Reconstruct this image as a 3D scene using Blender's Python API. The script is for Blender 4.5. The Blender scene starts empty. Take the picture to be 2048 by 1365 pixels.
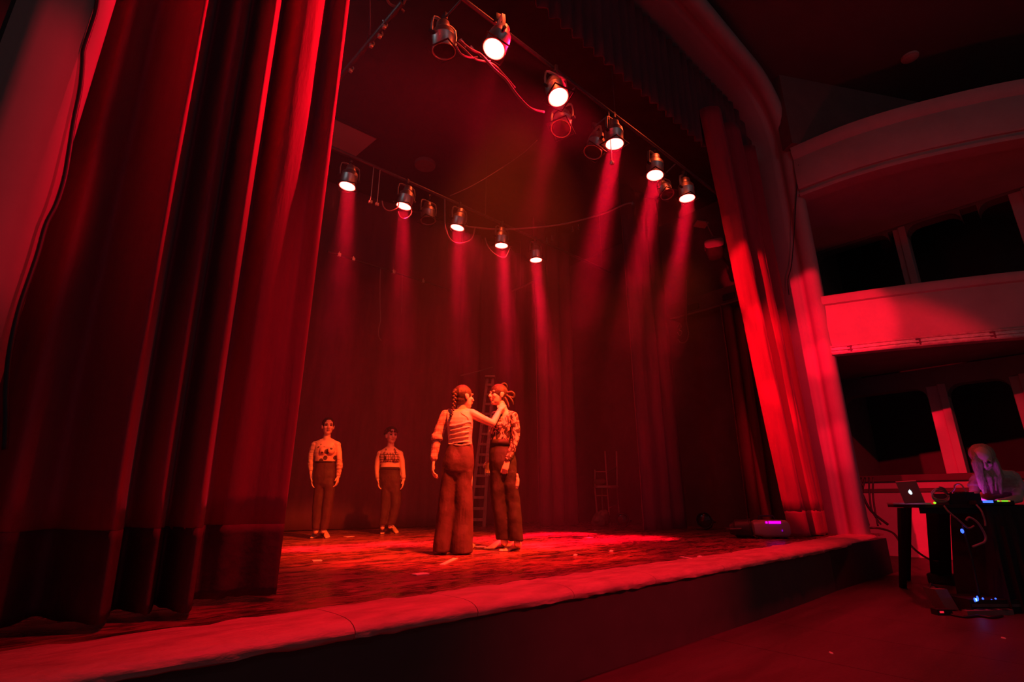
import bpy, bmesh, math, random
from mathutils import Vector, Matrix, noise
random.seed(7)
C = bpy.context.scene.collection
V = Vector
# ------------------------------------------------------------------ camera
F = 1024.0; PIT = math.radians(17.25); YAW = math.radians(41.5); EYE = .52
cd = bpy.data.cameras.new('camera'); cam = bpy.data.objects.new('camera', cd); C.objects.link(cam)
cam.location = (0, 0, EYE); cam.rotation_euler = (math.pi/2 + PIT, 0, -YAW)
cd.lens = 18; cd.sensor_width = 36; cd.clip_start = .05; cd.clip_end = 100
bpy.context.scene.camera = cam
vs = bpy.context.scene.view_settings
vs.view_transform = 'Standard'; vs.look = 'None'; vs.gamma = 1; vs.use_curve_mapping = False
vs.exposure = 0.0
bpy.context.scene.cycles.max_bounces = 6
bpy.context.scene.cycles.diffuse_bounces = 3
bpy.context.scene.cycles.volume_bounces = 0
bpy.context.scene.cycles.use_denoising = True
# ------------------------------------------------------------------ world: faint ambient added to lift the blacks
w = bpy.data.worlds.new('world'); bpy.context.scene.world = w; w.use_nodes = True
w.node_tree.nodes['Background'].inputs[0].default_value = (1, .75, .82, 1)
w.node_tree.nodes['Background'].inputs[1].default_value = .045
# ------------------------------------------------------------------ lamps
RED = (1, .003, .028)
HOT = (1, .080, .006)
GOLD = (1, .075, .02)
def spot(name, loc, to, power, angle, blend=.4, col=RED, size=.09):
    l = bpy.data.lights.new(name, 'SPOT'); o = bpy.data.objects.new(name, l); C.objects.link(o)
    l.energy = power; l.color = col; l.spot_size = math.radians(angle); l.spot_blend = blend; l.shadow_soft_size = size
    o.location = loc; o.rotation_euler = (V(to)-V(loc)).to_track_quat('-Z', 'Y').to_euler()
    return o
LZ = 5.1
BAR1 = [(2.69, 3.31), (3.67, 3.33), (4.85, 3.40), (5.85, 3.44), (6.77, 3.45)]
BAR2 = [(2.59, 6.64), (3.51, 6.62), (4.57, 6.60), (5.57, 6.60), (6.49, 6.62)]
# straight-down beams of the ten burning lamps (narrow: the shafts in the haze)
P1 = [300, 900, 4200, 3600, 3600]
def beam(name, loc, to, power, spread, size=.19):
    l = bpy.data.lights.new(name, 'AREA'); o = bpy.data.objects.new(name, l); C.objects.link(o); l.shape = 'DISK'; l.size = size; l.spread = math.radians(spread)
    l.energy = power*.011; l.color = RED; o.location = loc; o.rotation_euler = (V(to)-V(loc)).to_track_quat('-Z', 'Y').to_euler()
for i, (x, y) in enumerate(BAR1): beam('bar_one_beam', (x, y, LZ-.06), (x-.25, y+1.3, 0), P1[i], 16)
P2 = [1900, 2100, 2600, 5000, 4200]
for i, (x, y) in enumerate(BAR2): beam('bar_two_beam', (x, y, LZ-.06), (x-.10, y-.6, 0), P2[i], 15)
# front-of-house washes above the apron, outside the frame
spot('front_wash', (3.1, 1.4, 5.9), (3.5, 6.0, .3), 5200, 35, .5, HOT)
spot('floor_wash', (3.2, 1.5, 6.2), (3.7, 5.0, 0), 5600, 36, .45, (1, .022, .010))
spot('side_wash', (8.6, 1.6, 5.4), (3.6, 5.0, .6), 3600, 26, .6, HOT)
# broad back light from the mid-stage bar, which glances off the boards
spot('back_wash', (4.57, 6.5, 5.05), (4.4, 4.4, 0), 420, 60, .8, RED)
spot('back_wash', (5.57, 6.5, 5.05), (6.0, 4.6, 0), 300, 56, .8, RED)
# hard lamps across the opening to the right: red curtain, column, side wall
for zz, pw_ in ((3.55, 3300), (2.2, 3000), (.7, 3000)):
    spot('cross_right', (1.6, 2.6, 5.2), (9.3, 2.72, zz), pw_, 14.5, .35, RED, .05)
spot('cross_right', (2.6, .6, 5.2), (12.0, 2.7, .8), 1900, 31, .4, RED, .05)
# lamp across the opening to the left curtain
spot('cross_right', (1.6, 2.6, 4.3), (8.66, 4.05, 4.97), 1800, 4.2, .5, RED, .05)  # narrow unseen spot added only to brighten the flood light's front plate
spot('cross_left', (5.2, 3.0, 5.3), (1.0, 3.12, 4.2), 3300, 52, 1, RED, .05)
# spill out of the opening on to the house floor
spot('floor_spill', (6.0, 6.4, 5.1), (7.5, .3, -.5), 110, 40, .6, RED)
# unseen spot out in the house, placed to catch the left pillar
spot('house_lamp', (6.0, -6.0, 4.0), (-1.0, 2.6, 1.8), 2400, 10.5, .4, RED, .1)
# unseen spots added to brighten the pale rim, from above and in front
spot('rim_fill', (1.9, 1.9, 6.2), (1.9, 2.45, 0), 1500, 44, 1, RED, .1)
spot('rim_fill', (5.0, -3.5, 3.4), (3.4, 2.35, -.02), 1000, 28, 1, RED, .1)
spot('rim_fill', (5.6, 1.5, 6.2), (5.6, 2.5, 0), 1150, 50, 1, RED, .1)
# unseen spots added to put streaks on the cans; last one reddens the gallery
for x in (3.0, 5.9): spot('bar_light', (x, 2.95, 6.25), (x-.2, 3.45, 5.3), 38, 125, .6, GOLD, .2)
spot('bar_light', (4.6, 6.1, 6.9), (4.4, 6.6, 5.3), 40, 110, .5, GOLD, .25)
spot('gallery_fill', (6.0, .2, .6), (10.2, 1.2, 6.0), 110, 70, .8, RED, .2)
# dim unseen points added to lift the blacks of stage and house
def point(name, loc, power, col, size):
    l = bpy.data.lights.new(name, 'POINT'); o = bpy.data.objects.new(name, l); C.objects.link(o); l.energy = power; l.color = col; l.shadow_soft_size = size; o.location = loc
point('stage_fill', (-.6, 5.2, 5.6), 16, (.6, .85, 1), .4); point('house_fill', (1, -6.5, 7.2), 50, (.9, .6, .75), .5)

# ------------------------------------------------------------------ geometry helpers
SX, SY = math.sin(YAW), math.cos(YAW); cs, sn = math.cos(PIT), math.sin(PIT)
def ray(u, v):
    a = (u-1024)/F; b = (682.5-v)/F; d = cs-b*sn
    return V((a*SY+d*SX, -a*SX+d*SY, sn+b*cs)), d
def at(u, v, X=None, Y=None, Z=None, d=None):          # a pixel of the photograph on a plane of the room
    r, dd = ray(u, v)
    t = X/r.x if X is not None else Y/r.y if Y is not None else (Z-EYE)/r.z if Z is not None else d/dd
    return V((0, 0, EYE))+r*t
RGT = V((SY, -SX, 0)); FWD = V((SX, SY, 0)); UP = V((0, 0, 1))

def worldloc(o):
    p = V((0, 0, 0))
    while o: p = p+o.location; o = o.parent
    return p
class MB:
    def __init__(s): s.v = []; s.f = []
    def add(s, vs, fs):
        n = len(s.v); s.v += [V(p) for p in vs]; s.f += [[i+n for i in q] for q in fs]; return s
    def box(s, lo, hi, bev=0):
        x0, y0, z0 = lo; x1, y1, z1 = hi
        if bev <= 0:
            return s.add([(x0,y0,z0),(x1,y0,z0),(x1,y1,z0),(x0,y1,z0),(x0,y0,z1),(x1,y0,z1),(x1,y1,z1),(x0,y1,z1)],
                         [(0,3,2,1),(4,5,6,7),(0,1,5,4),(1,2,6,5),(2,3,7,6),(3,0,4,7)])
        bm = bmesh.new(); bmesh.ops.create_cube(bm, size=1)
        for q in bm.verts: q.co = V(((x0+x1)/2+q.co.x*(x1-x0), (y0+y1)/2+q.co.y*(y1-y0), (z0+z1)/2+q.co.z*(z1-z0)))
        bmesh.ops.bevel(bm, geom=bm.edges[:], offset=bev, segments=2, affect='EDGES', profile=.6)
        bm.verts.index_update(); s.add([q.co.copy() for q in bm.verts], [[q.index for q in f.verts] for f in bm.faces]); bm.free(); return s
    def obox(s, c, ax, ay, az):                         # oriented box: centre and three half-axis vectors
        c, ax, ay, az = V(c), V(ax), V(ay), V(az)
        p = [c+ax*i+ay*j+az*k for k in (-1, 1) for i, j in ((-1,-1),(1,-1),(1,1),(-1,1))]
        return s.add(p, [(0,3,2,1),(4,5,6,7),(0,1,5,4),(1,2,6,5),(2,3,7,6),(3,0,4,7)])
    def rings(s, R, cap=True, closed=True):
        n = len(R[0]); vs = [p for r in R for p in r]; fs = []
        for k in range(len(R)-1):
            for i in range(n if closed else n-1):
                j = (i+1) % n; fs.append((k*n+i, k*n+j, (k+1)*n+j, (k+1)*n+i))
        if cap and closed: fs.append(tuple(range(n-1, -1, -1))); fs.append(tuple((len(R)-1)*n+i for i in range(n)))
        return s.add(vs, fs)
    def tube(s, pts, r, n=8, cap=True):
        pts = [V(p) for p in pts]; rs = r if isinstance(r, (list, tuple)) else [r]*len(pts)
        R = []; prev = None
        for i, p in enumerate(pts):
            t = (pts[min(i+1, len(pts)-1)]-pts[max(i-1, 0)]).normalized()
            if prev is None: prev = (UP if abs(t.z) < .9 else V((1, 0, 0)))
            a = (prev-t*prev.dot(t)).normalized(); b = t.cross(a); prev = a
            R.append([p+(a*math.cos(q)+b*math.sin(q))*rs[i] for q in (2*math.pi*k/n for k in range(n))])
        return s.rings(R, cap)
    def rc(s, p0, r0, p1, r1, n=14):                     # round-ended tapering limb
        p0, p1 = V(p0), V(p1); t = (p1-p0).normalized()
        pts = []; rs = []
        for q in (85, 60, 35, 12): pts.append(p0-t*r0*math.sin(math.radians(q))); rs.append(r0*math.cos(math.radians(q)))
        for k in range(1, 4): pts.append(p0.lerp(p1, k/4)); rs.append(r0+(r1-r0)*k/4)
        for q in (12, 35, 60, 85): pts.append(p1+t*r1*math.sin(math.radians(q))); rs.append(r1*math.cos(math.radians(q)))
        a = V((0,0,1)) if abs(t.z) < .9 else V((1,0,0)); a = (a-t*a.dot(t)).normalized(); b = t.cross(a)
        return s.rings([[p+(a*math.cos(q)+b*math.sin(q))*r for q in (2*math.pi*k/n for k in range(n))] for p, r in zip(pts, rs)])
    def limb(s, pts, rs, n=14):
        for i in range(len(pts)-1): s.rc(pts[i], rs[i], pts[i+1], rs[i+1], n)
        return s
    def ell(s, c, r, ax=None, n=16, m=10):
        c = V(c); X, Y, Z = ax or (V((1,0,0)), V((0,1,0)), V((0,0,1)))
        R = []
        for k in range(1, m):
            th = math.pi*k/m
            R.append([c+X*(r[0]*math.sin(th)*math.cos(q))+Y*(r[1]*math.sin(th)*math.sin(q))-Z*(r[2]*math.cos(th)) for q in (2*math.pi*i/n for i in range(n))])
        return s.rings(R)
    def loft(s, secs, n=24, p=2.3):                     # (centre, half-axis vector, half-axis vector)
        R = []
        for c, ax, ay in secs:
            r = []
            for k in range(n):
                q = 2*math.pi*k/n; cq, sq = math.cos(q), math.sin(q)
                r.append(V(c)+V(ax)*(abs(cq)**(2/p)*math.copysign(1, cq))+V(ay)*(abs(sq)**(2/p)*math.copysign(1, sq)))
            R.append(r)
        return s.rings(R)
    def lathe(s, prof, n=20, c=(0,0,0)):
        c = V(c)
        return s.rings([[c+V((r*math.cos(q), r*math.sin(q), z)) for q in (2*math.pi*k/n for k in range(n))] for r, z in prof], cap=True)
    def build(s, name, m, parent=None, smooth=False, **kw):
        me = bpy.data.meshes.new(name); o0 = worldloc(parent)
        me.from_pydata([tuple(p-o0) for p in s.v], [], s.f); me.update()
        bm = bmesh.new(); bm.from_mesh(me); bmesh.ops.recalc_face_normals(bm, faces=bm.faces); bm.to_mesh(me); bm.free()
        if m: me.materials.append(m)
        if smooth:
            me.polygons.foreach_set('use_smooth', [True]*len(me.polygons))
            if smooth != 'all': me.set_sharp_from_angle(angle=math.radians(40))
        o = bpy.data.objects.new(name, me); C.objects.link(o)
        if parent: o.parent = parent
        tag(o, **kw); return o
def tag(o, label=None, cat=None, group=None, kind=None):
    if label: o['label'] = label
    if cat: o['category'] = cat
    if group: o['group'] = group
    if kind: o['kind'] = kind
    return o
def thing(name, loc, label, cat, group=None):
    o = bpy.data.objects.new(name, None); C.objects.link(o); o.location = loc; o.empty_display_size = .1
    return tag(o, label, cat, group)
def struct(mb, name, m, smooth=False, parent=None): return mb.build(name, m, parent, smooth, kind=None if parent else 'structure')
SCRATCH = bpy.data.scenes.new('scratch')                  # modifiers are evaluated apart from the scene
def remesh(mb, name, m, parent, voxel=.006, smooth=4, dec=.5, wr=None):
    o0 = worldloc(parent); me = bpy.data.meshes.new(name); me.from_pydata([tuple(p) for p in mb.v], [], mb.f); me.update()
    bm = bmesh.new(); bm.from_mesh(me); bmesh.ops.recalc_face_normals(bm, faces=bm.faces); bm.to_mesh(me); bm.free()
    o = bpy.data.objects.new(name, me); SCRATCH.collection.objects.link(o)
    a = o.modifiers.new('r', 'REMESH'); a.mode = 'VOXEL'; a.voxel_size = voxel
    b = o.modifiers.new('s', 'SMOOTH'); b.iterations = smooth; b.factor = .5
    if dec < 1: c_ = o.modifiers.new('d', 'DECIMATE'); c_.ratio = dec
    SCRATCH.view_layers[0].update(); dg = SCRATCH.view_layers[0].depsgraph; me2 = bpy.data.meshes.new_from_object(o.evaluated_get(dg))
    bpy.data.objects.remove(o); bpy.data.meshes.remove(me); me = me2
    if wr:
        amp, fx, fz = wr
        for q in me.vertices:
            p = q.co; q.co = p+q.normal*amp*(noise.noise(V((p.x*fx, p.y*fx, p.z*fz)))+.5*noise.noise(V((p.x*fx*2+9, p.y*fx*2, p.z*fz*2))))
    for q in me.vertices: q.co -= o0
    me.name = name; me.materials.clear(); me.materials.append(m)
    me.polygons.foreach_set('use_smooth', [True]*len(me.polygons))
    o = bpy.data.objects.new(name, me); C.objects.link(o)
    if parent: o.parent = parent
    return o
def crom(P, n):                                          # Catmull-Rom through points
    P = [V(p) for p in P]; out = []
    for i in range(len(P)-1):
        a, b, c, d = P[max(i-1, 0)], P[i], P[i+1], P[min(i+2, len(P)-1)]
        for k in range(n):
            t = k/n; out.append(.5*((2*b)+(c-a)*t+(2*a-5*b+4*c-d)*t*t+(3*b-a-3*c+d)*t**3))
    out.append(P[-1]); return out
def copy_tree(o, parent=None):
    c = o.copy(); C.objects.link(c)
    if parent: c.parent = parent
    for ch in list(o.children): copy_tree(ch, c)
    return c

# ------------------------------------------------------------------ materials
def mk(name, col, rough=.6, metal=0, var=0, scale=4, stretch=(1,1,1), bump=0, bscale=40, sheen=0, col2=None, emit=None, estr=0, spec=.5, rvar=0):
    m = bpy.data.materials.new(name); m.use_nodes = True; nt = m.node_tree; N = nt.nodes; L = nt.links
    b = N['Principled BSDF']; b.inputs['Base Color'].default_value = (*col, 1)
    b.inputs['Roughness'].default_value = rough; b.inputs['Metallic'].default_value = metal; b.inputs['Specular IOR Level'].default_value = spec
    if sheen: b.inputs['Sheen Weight'].default_value = sheen; b.inputs['Sheen Roughness'].default_value = .4
    if emit: b.inputs['Emission Color'].default_value = (*emit, 1); b.inputs['Emission Strength'].default_value = estr
    if var or bump or rvar:
        tc = N.new('ShaderNodeTexCoord'); mp = N.new('ShaderNodeMapping'); mp.inputs['Scale'].default_value = stretch; L.new(tc.outputs['Object'], mp.inputs[0])
        nz = N.new('ShaderNodeTexNoise'); nz.inputs['Scale'].default_value = scale; nz.inputs['Detail'].default_value = 6; nz.inputs['Roughness'].default_value = .62; L.new(mp.outputs[0], nz.inputs[0])
        if var:
            cr = N.new('ShaderNodeValToRGB'); e = cr.color_ramp.elements; e[0].position = .32; e[1].position = .68
            c2 = col2 or tuple(x*(1-var) for x in col)
            e[0].color = (*c2, 1); e[1].color = (*col, 1); L.new(nz.outputs['Fac'], cr.inputs[0]); L.new(cr.outputs[0], b.inputs['Base Color'])
        if rvar:
            mr = N.new('ShaderNodeMapRange'); mr.inputs[1].default_value = .3; mr.inputs[2].default_value = .7
            mr.inputs[3].default_value = rough-rvar; mr.inputs[4].default_value = rough+rvar; L.new(nz.outputs['Fac'], mr.inputs[0]); L.new(mr.outputs[0], b.inputs['Roughness'])
        if bump:
            n2 = N.new('ShaderNodeTexNoise'); n2.inputs['Scale'].default_value = bscale; n2.inputs['Detail'].default_value = 4; L.new(mp.outputs[0], n2.inputs[0])
            bp = N.new('ShaderNodeBump'); bp.inputs['Strength'].default_value = bump; bp.inputs['Distance'].default_value = .02; L.new(n2.outputs['Fac'], bp.inputs['Height']); L.new(bp.outputs[0], b.inputs['Normal'])
    return m
M = {}
M['tab'] = mk('tab_velvet', (.42, .025, .07), .75, var=.12, scale=6, stretch=(2,2,.4), bump=.12, bscale=30, sheen=.15)
M['tabhem_shaded'] = mk('tab_hem_shaded', (.13, .012, .03), .8, var=.3, scale=8, bump=.15, bscale=30)  # darker copy of the curtain red: shade at its foot put into the colour
M['black_drape'] = mk('black_drape', (.20, .06, .08), .9, var=.3, scale=3, stretch=(2,2,.3), bump=.15, bscale=20)
M['plaster'] = mk('plaster', (.52, .38, .36), .75, var=.14, scale=2.2, bump=.08, bscale=14)
M['arch'] = mk('arch_plaster', (.50, .38, .36), .7, var=.10, scale=2, bump=.05, bscale=10)
M['dark_wall'] = mk('dark_wall', (.12, .075, .075), .85, var=.3, scale=2, bump=.1, bscale=8)
M['house_wall'] = mk('house_wall', (.22, .15, .14), .8, var=.2, scale=2)
M['void'] = mk('near_black', (.05, .04, .04), .9, var=.2, scale=3)
M['ceil'] = mk('house_ceiling', (.12, .10, .10), .9, var=.15, scale=1)
M['rim'] = mk('rim_paint', (.60, .30, .28), .55, var=.35, scale=7, stretch=(.6,1.6,1.6), bump=.35, bscale=22, rvar=.15)
M['face'] = mk('stage_face', (.075, .06, .055), .8, var=.2, scale=4)
M['steel'] = mk('polished_steel', (.85, .80, .74), .42, 1, bump=.03, bscale=60)
M['darksteel'] = mk('dark_steel', (.16, .14, .14), .45, .7, var=.3, scale=12)
M['blackmetal'] = mk('black_metal', (.03, .028, .03), .45, .2, var=.3, scale=20)
M['cable'] = mk('cable_rubber', (.30, .20, .19), .5, var=.2, scale=20)
M['blackcable'] = mk('black_cable', (.02, .018, .02), .5, var=.2, scale=20)
M['lens_on'] = mk('burning_lens', (.8, .1, .05), .3, emit=(1, .034, .026), estr=60)
M['lens_off'] = mk('unlit_lens', (.02, .015, .015), .15, spec=.6)
M['wood'] = mk('worn_wood', (.42, .26, .2), .6, var=.4, scale=9, stretch=(3,3,.5), bump=.1)
M['tape'] = mk('white_tape', (.85, .75, .68), .5, var=.15, scale=30)
M['skin'] = mk('skin', (.80, .56, .44), .45, var=.06, scale=18)
M['hair'] = mk('brown_hair', (.075, .04, .03), .45, var=.5, scale=40, stretch=(4,4,1), bump=.3, bscale=80)
M['darkhair'] = mk('dark_hair', (.055, .028, .025), .5, var=.5, scale=40, stretch=(2,2,1), bump=.4, bscale=60)
M['blond'] = mk('fair_hair', (.62, .45, .30), .5, var=.5, scale=30, stretch=(5,5,.6), bump=.3, bscale=60)
M['eye'] = mk('dark_eye', (.02, .012, .012), .3)
M['lip'] = mk('lip', (.40, .18, .16), .45, var=.1)
M['pants'] = mk('dark_trousers', (.022, .007, .009), .75, var=.25, scale=12, bump=.2, bscale=26)
M['brownpants'] = mk('brown_trousers', (.060, .017, .022), .7, var=.25, scale=10, bump=.2, bscale=26)
M['paleshirt'] = mk('pale_shirt', (.62, .46, .40), .6, var=.2, scale=10, stretch=(1,1,5), bump=.45, bscale=9)
# ------------------------------------------------------------------ stage floor: scuffed black boards
m = bpy.data.materials.new('stage_boards'); m.use_nodes = True; nt = m.node_tree; N = nt.nodes; L = nt.links; b = N['Principled BSDF']
tc = N.new('ShaderNodeTexCoord'); mp = N.new('ShaderNodeMapping'); mp.inputs['Scale'].default_value = (.5, 1.7, 1); L.new(tc.outputs['Object'], mp.inputs[0])
n1 = N.new('ShaderNodeTexNoise'); n1.inputs['Scale'].default_value = 2.6; n1.inputs['Detail'].default_value = 9; n1.inputs['Roughness'].default_value = .68; L.new(mp.outputs[0], n1.inputs[0])
n2 = N.new('ShaderNodeTexNoise'); n2.inputs['Scale'].default_value = 9; n2.inputs['Detail'].default_value = 6; n2.inputs['Distortion'].default_value = 1.5; L.new(mp.outputs[0], n2.inputs[0])
mx = N.new('ShaderNodeMath'); mx.operation = 'MULTIPLY'; L.new(n1.outputs[0], mx.inputs[0]); L.new(n2.outputs[0], mx.inputs[1])
cr = N.new('ShaderNodeValToRGB'); e = cr.color_ramp.elements; e[0].position = .16; e[0].color = (.04,.018,.017,1); e[1].position = .40; e[1].color = (.36,.10,.10,1); L.new(mx.outputs[0], cr.inputs[0]); L.new(cr.outputs[0], b.inputs['Base Color'])
mr = N.new('ShaderNodeMapRange'); mr.inputs[1].default_value = .15; mr.inputs[2].default_value = .4; mr.inputs[3].default_value = .16; mr.inputs[4].default_value = .5; L.new(mx.outputs[0], mr.inputs[0]); L.new(mr.outputs[0], b.inputs['Roughness'])
bp = N.new('ShaderNodeBump'); bp.inputs['Strength'].default_value = .12; bp.inputs['Distance'].default_value = .01; L.new(n2.outputs[0], bp.inputs['Height']); L.new(bp.outputs[0], b.inputs['Normal'])
M['boards'] = m
def rim_y(x): return 2.3+(.26*max(0, (x-4.5)/5.2)**2 if x > 4.5 else 0)
# boards run along the opening, 0.32 m wide, with hairline joints
fl = MB().box((-4, 2.42, -.5), (9.6, 3.4, -.024)).box((-4, 3.4, -.5), (10.3, 11, -.024)); floor_o = struct(fl, 'floor', M['void'])
y = 2.62; k = 0
while y < 10.9:
    q = MB(); y1 = min(y+.62, 11); q.box((-2.4, y, -.022), (10.3, y1-.0025, random.uniform(-.0008, 0)))
    o = q.build('plank', M['boards'], floor_o); y = y1
# ------------------------------------------------------------------ apron rim: rounded pale coping in lengths, curving back at the right end
def rim_path():
    P = [(-4.0, 2.3)]; x = -3.6
    while x < 9.65: P.append((x, rim_y(x))); x += .2
    for q in range(0, 91, 15):
        a = math.radians(q); P.append((9.65+.3*math.sin(a), rim_y(9.65)+.3-.3*math.cos(a)))
    return P
RP = rim_path()
prof = [(.46, -.02), (.455, .004), (.34, .012), (.2, .016), (.12, .016), (.06, .010), (.025, -.002), (.004, -.018), (.0, -.03), (.004, -.048), (.02, -.056), (.1, -.056)]
def sweep(path, prof, wob=0):                              # profile (inset from path, height)
    R = []
    for i, (x, y) in enumerate(path):
        a, b_ = path[max(i-1, 0)], path[min(i+1, len(path)-1)]; t = V((b_[0]-a[0], b_[1]-a[1], 0)).normalized(); n = V((-t.y, t.x, 0))
        r = []
        for j, (d, z) in enumerate(prof):
            ed = wob*(noise.noise(V((x*7, y*7, j)))+.6*noise.noise(V((x*19, y*19, j*3)))) if (j < 2 or j > 8) else wob*.25*noise.noise(V((x*6, y*6, j)))
            r.append(V((x, y, 0))+n*(d+ed)+UP*(z+ed*.6))
        R.append(r)
    return R
rim_o = bpy.data.objects.new('trim_1', None); C.objects.link(rim_o); rim_o['kind'] = 'structure'
cuts = [0]; fine = []
for i in range(len(RP)-1):
    for k in range(3): fine.append((RP[i][0]+(RP[i+1][0]-RP[i][0])*k/3, RP[i][1]+(RP[i+1][1]-RP[i][1])*k/3))
fine.append(RP[-1])
joint_x = [-2.2, -.6, 1.13, 1.75, 2.5, 3.4, 4.4, 5.6, 6.8, 8.1, 9.4, 99]
seg = []; ji = 0
for p in fine:
    seg.append(p)
    if p[0] > joint_x[ji] or p is fine[-1]:
        q = MB().rings(sweep(seg, prof, .012), cap=True); q.build('coping_stone', M['rim'], rim_o, True)
        seg = [(p[0]+.004, p[1])]; ji += 1
# front face of the stage
q = MB(); R = []
for x, y in RP: R.append([V((x, y+.05, -.5)), V((x, y+.05, -.05)), V((x, y+.3, -.05)), V((x, y+.3, -.5))])
q.rings(R); struct(q, 'wall_stage_front', M['face'])
# ------------------------------------------------------------------ house floor
M['housefloor'] = mk('house_floor', (.085, .05, .05), .5, var=.3, scale=1.6, stretch=(.5,2,1), bump=.1, bscale=30, rvar=.12)
hf = struct(MB().box((-4, -9, -.62), (14, 3.44, -.52)), 'floor_house', M['void'])
x = -4
while x < 14:
    MB().box((x, -9, -.52), (x+.897, 3.44, -.5-random.uniform(0, .001))).build('board', M['housefloor'], hf); x += .9
# ------------------------------------------------------------------ stage box
struct(MB().box((-1.2, 10.8, -.02), (10.6, 11, 7.1)), 'wall_back', M['dark_wall'])
struct(MB().box((10.3, 3.1, -.5), (10.5, 11, 7.1)), 'wall_right', M['dark_wall'])
struct(MB().box((-2.4, 3.4, -.02), (-2.2, 11, 7.1)), 'wall_left', M['dark_wall'])
struct(MB().box((-2.4, 3.45, 7.05), (10.5, 11, 7.2)), 'ceiling', M['void'])
# ------------------------------------------------------------------ proscenium wall and arch with a swept moulding
def arch_path(x0, x1, z0, z1, r):
    P = [(x0, z0)]
    for q in range(0, 91, 10):
        a = math.radians(q); P.append((x0+r-r*math.cos(a), z1-r+r*math.sin(a)))
    for q in range(90, -1, -10):
        a = math.radians(q); P.append((x1-r+r*math.cos(a), z1-r+r*math.sin(a)))
    P.append((x1, z0)); return P
PX0, PX1, PZ = -.25, 9.58, 8.2
P0 = arch_path(PX0, PX1, -.5, PZ, 1.15)
# profile around the opening: (outward offset, y)
pp = [(.05, 3.62), (.0, 3.60), (0, 3.05), (.0, 2.98), (.03, 2.94), (.05, 2.88), (.03, 2.82), (-.02, 2.78), (-.05, 2.70), (-.05, 2.60), (-.02, 2.52), (.05, 2.47), (.14, 2.47), (.2, 2.52), (.21, 2.62), (.26, 2.64), (.26, 3.62)]
pp = [(o, 2.64+(y-2.47)*.72 if y < 3.0 else y) for o, y in pp]
R = []
cx, cz = (PX0+PX1)/2, 3.0
for i, (x, z) in enumerate(P0):
    a, b_ = P0[max(i-1, 0)], P0[min(i+1, len(P0)-1)]; t = V((b_[0]-a[0], 0, b_[1]-a[1])).normalized(); n = V((-t.z, 0, t.x))
    R.append([V((x, y, z))+n*o for o, y in pp])
struct(MB().rings(R), 'trim_2', M['arch'], 'all')
pw = MB()
pw.box((PX1+.2, 2.76, -.5), (PX1+.5, 3.5, 9)); pw.box((PX1+.45, 3.45, -.5), (14.5, 3.7, 9)); pw.box((PX0-.4, 2.76, PZ+.2), (PX1+.4, 3.0, 9))
struct(pw, 'wall_front', M['house_wall']); struct(MB().box((-6, 2.78, -.5), (PX0-.2, 3.0, 9)), 'wall_front_left', M['void'])  # left length of wall is much darker than the rest
# corner fillets above the rounded arch corners
q = MB()
for s_, xx in ((1, PX1), (-1, PX0)):
    for k in range(9):
        a0, a1 = math.radians(k*10), math.radians(k*10+10); r = 1.2
        def pt(a, rr): return (xx-s_*1.15+s_*rr*math.cos(a), PZ-1.15+rr*math.sin(a))
        for yy in (2.75,):
            p = [pt(a0, 1.3), pt(a1, 1.3), pt(a1, 2.2), pt(a0, 2.2)]
            q.add([(x, yy, z) for x, z in p]+[(x, yy+.3, z) for x, z in p], [(0,1,2,3),(4,7,6,5),(0,4,5,1),(1,5,6,2),(2,6,7,3),(3,7,4,0)])
struct(q, 'wall_front_corner', M['house_wall'])
# ledge boxed out along the right stage wall
lg = struct(MB().box((9.95, 3.9, 4.42), (10.3, 5.8, 4.8), .02), 'trim_7', M['dark_wall'])
MB().tube([(9.93, 3.9, 4.43), (9.93, 5.0, 4.42), (9.93, 5.8, 4.43)], .022, 8).build('pipe', M['house_wall'], lg, True)
for y_ in (4.3, 5.1): MB().box((9.9, y_, 4.5), (9.96, y_+.25, 4.62), .01).build('junction_box', M['blackmetal'], lg)
# left reveal runs on behind the curtain
struct(MB().box((-.44, 3.62, -.02), (-.28, 4.3, 7)), 'wall_left_return', M['arch'])
# ------------------------------------------------------------------ house: ceiling, right wall with openings, balconies
struct(MB().box((-6, -9, 8.55), (14.5, 3.44, 8.8)), 'ceiling_house', M['ceil'])
struct(MB().obox((11.0, 1.78, 7.75), (1.62, -.9, 0), (.06, .11, 0), (0, 0, .8)), 'wall_splay', M['house_wall'])
WX = 12.4
rw = MB().box((WX, -4, -.5), (WX+.3, 3.44, .93)); rwo = struct(rw, 'wall_house_right', M['plaster'])
MB().box((WX-.07, -4, .86), (WX+.34, 3.44, .98), .015).build('ledge', M['dark_wall'], rwo)
MB().box((WX-.03, -4, .66), (WX, 3.44, .73), .008).build('dado_rail', M['dark_wall'], rwo)
MB().box((WX-.05, -4, -.5), (WX, 3.44, -.36), .01).build('skirting_board', M['plaster'], rwo)
def post(y0, y1, z0, z1, par):
    MB().box((WX, y0, z0), (WX+.3, y1, z1), .012).build('post', M['plaster'], par)
    MB().box((WX-.03, y0+.0, z0), (WX+.0, y0+.12, z1), .01).build('post', M['plaster'], par)
post(1.68, 1.98, .93, 2.62, rwo); post(.55, .8, .93, 2.62, rwo); post(-.9, -.6, .93, 2.62, rwo)
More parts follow.
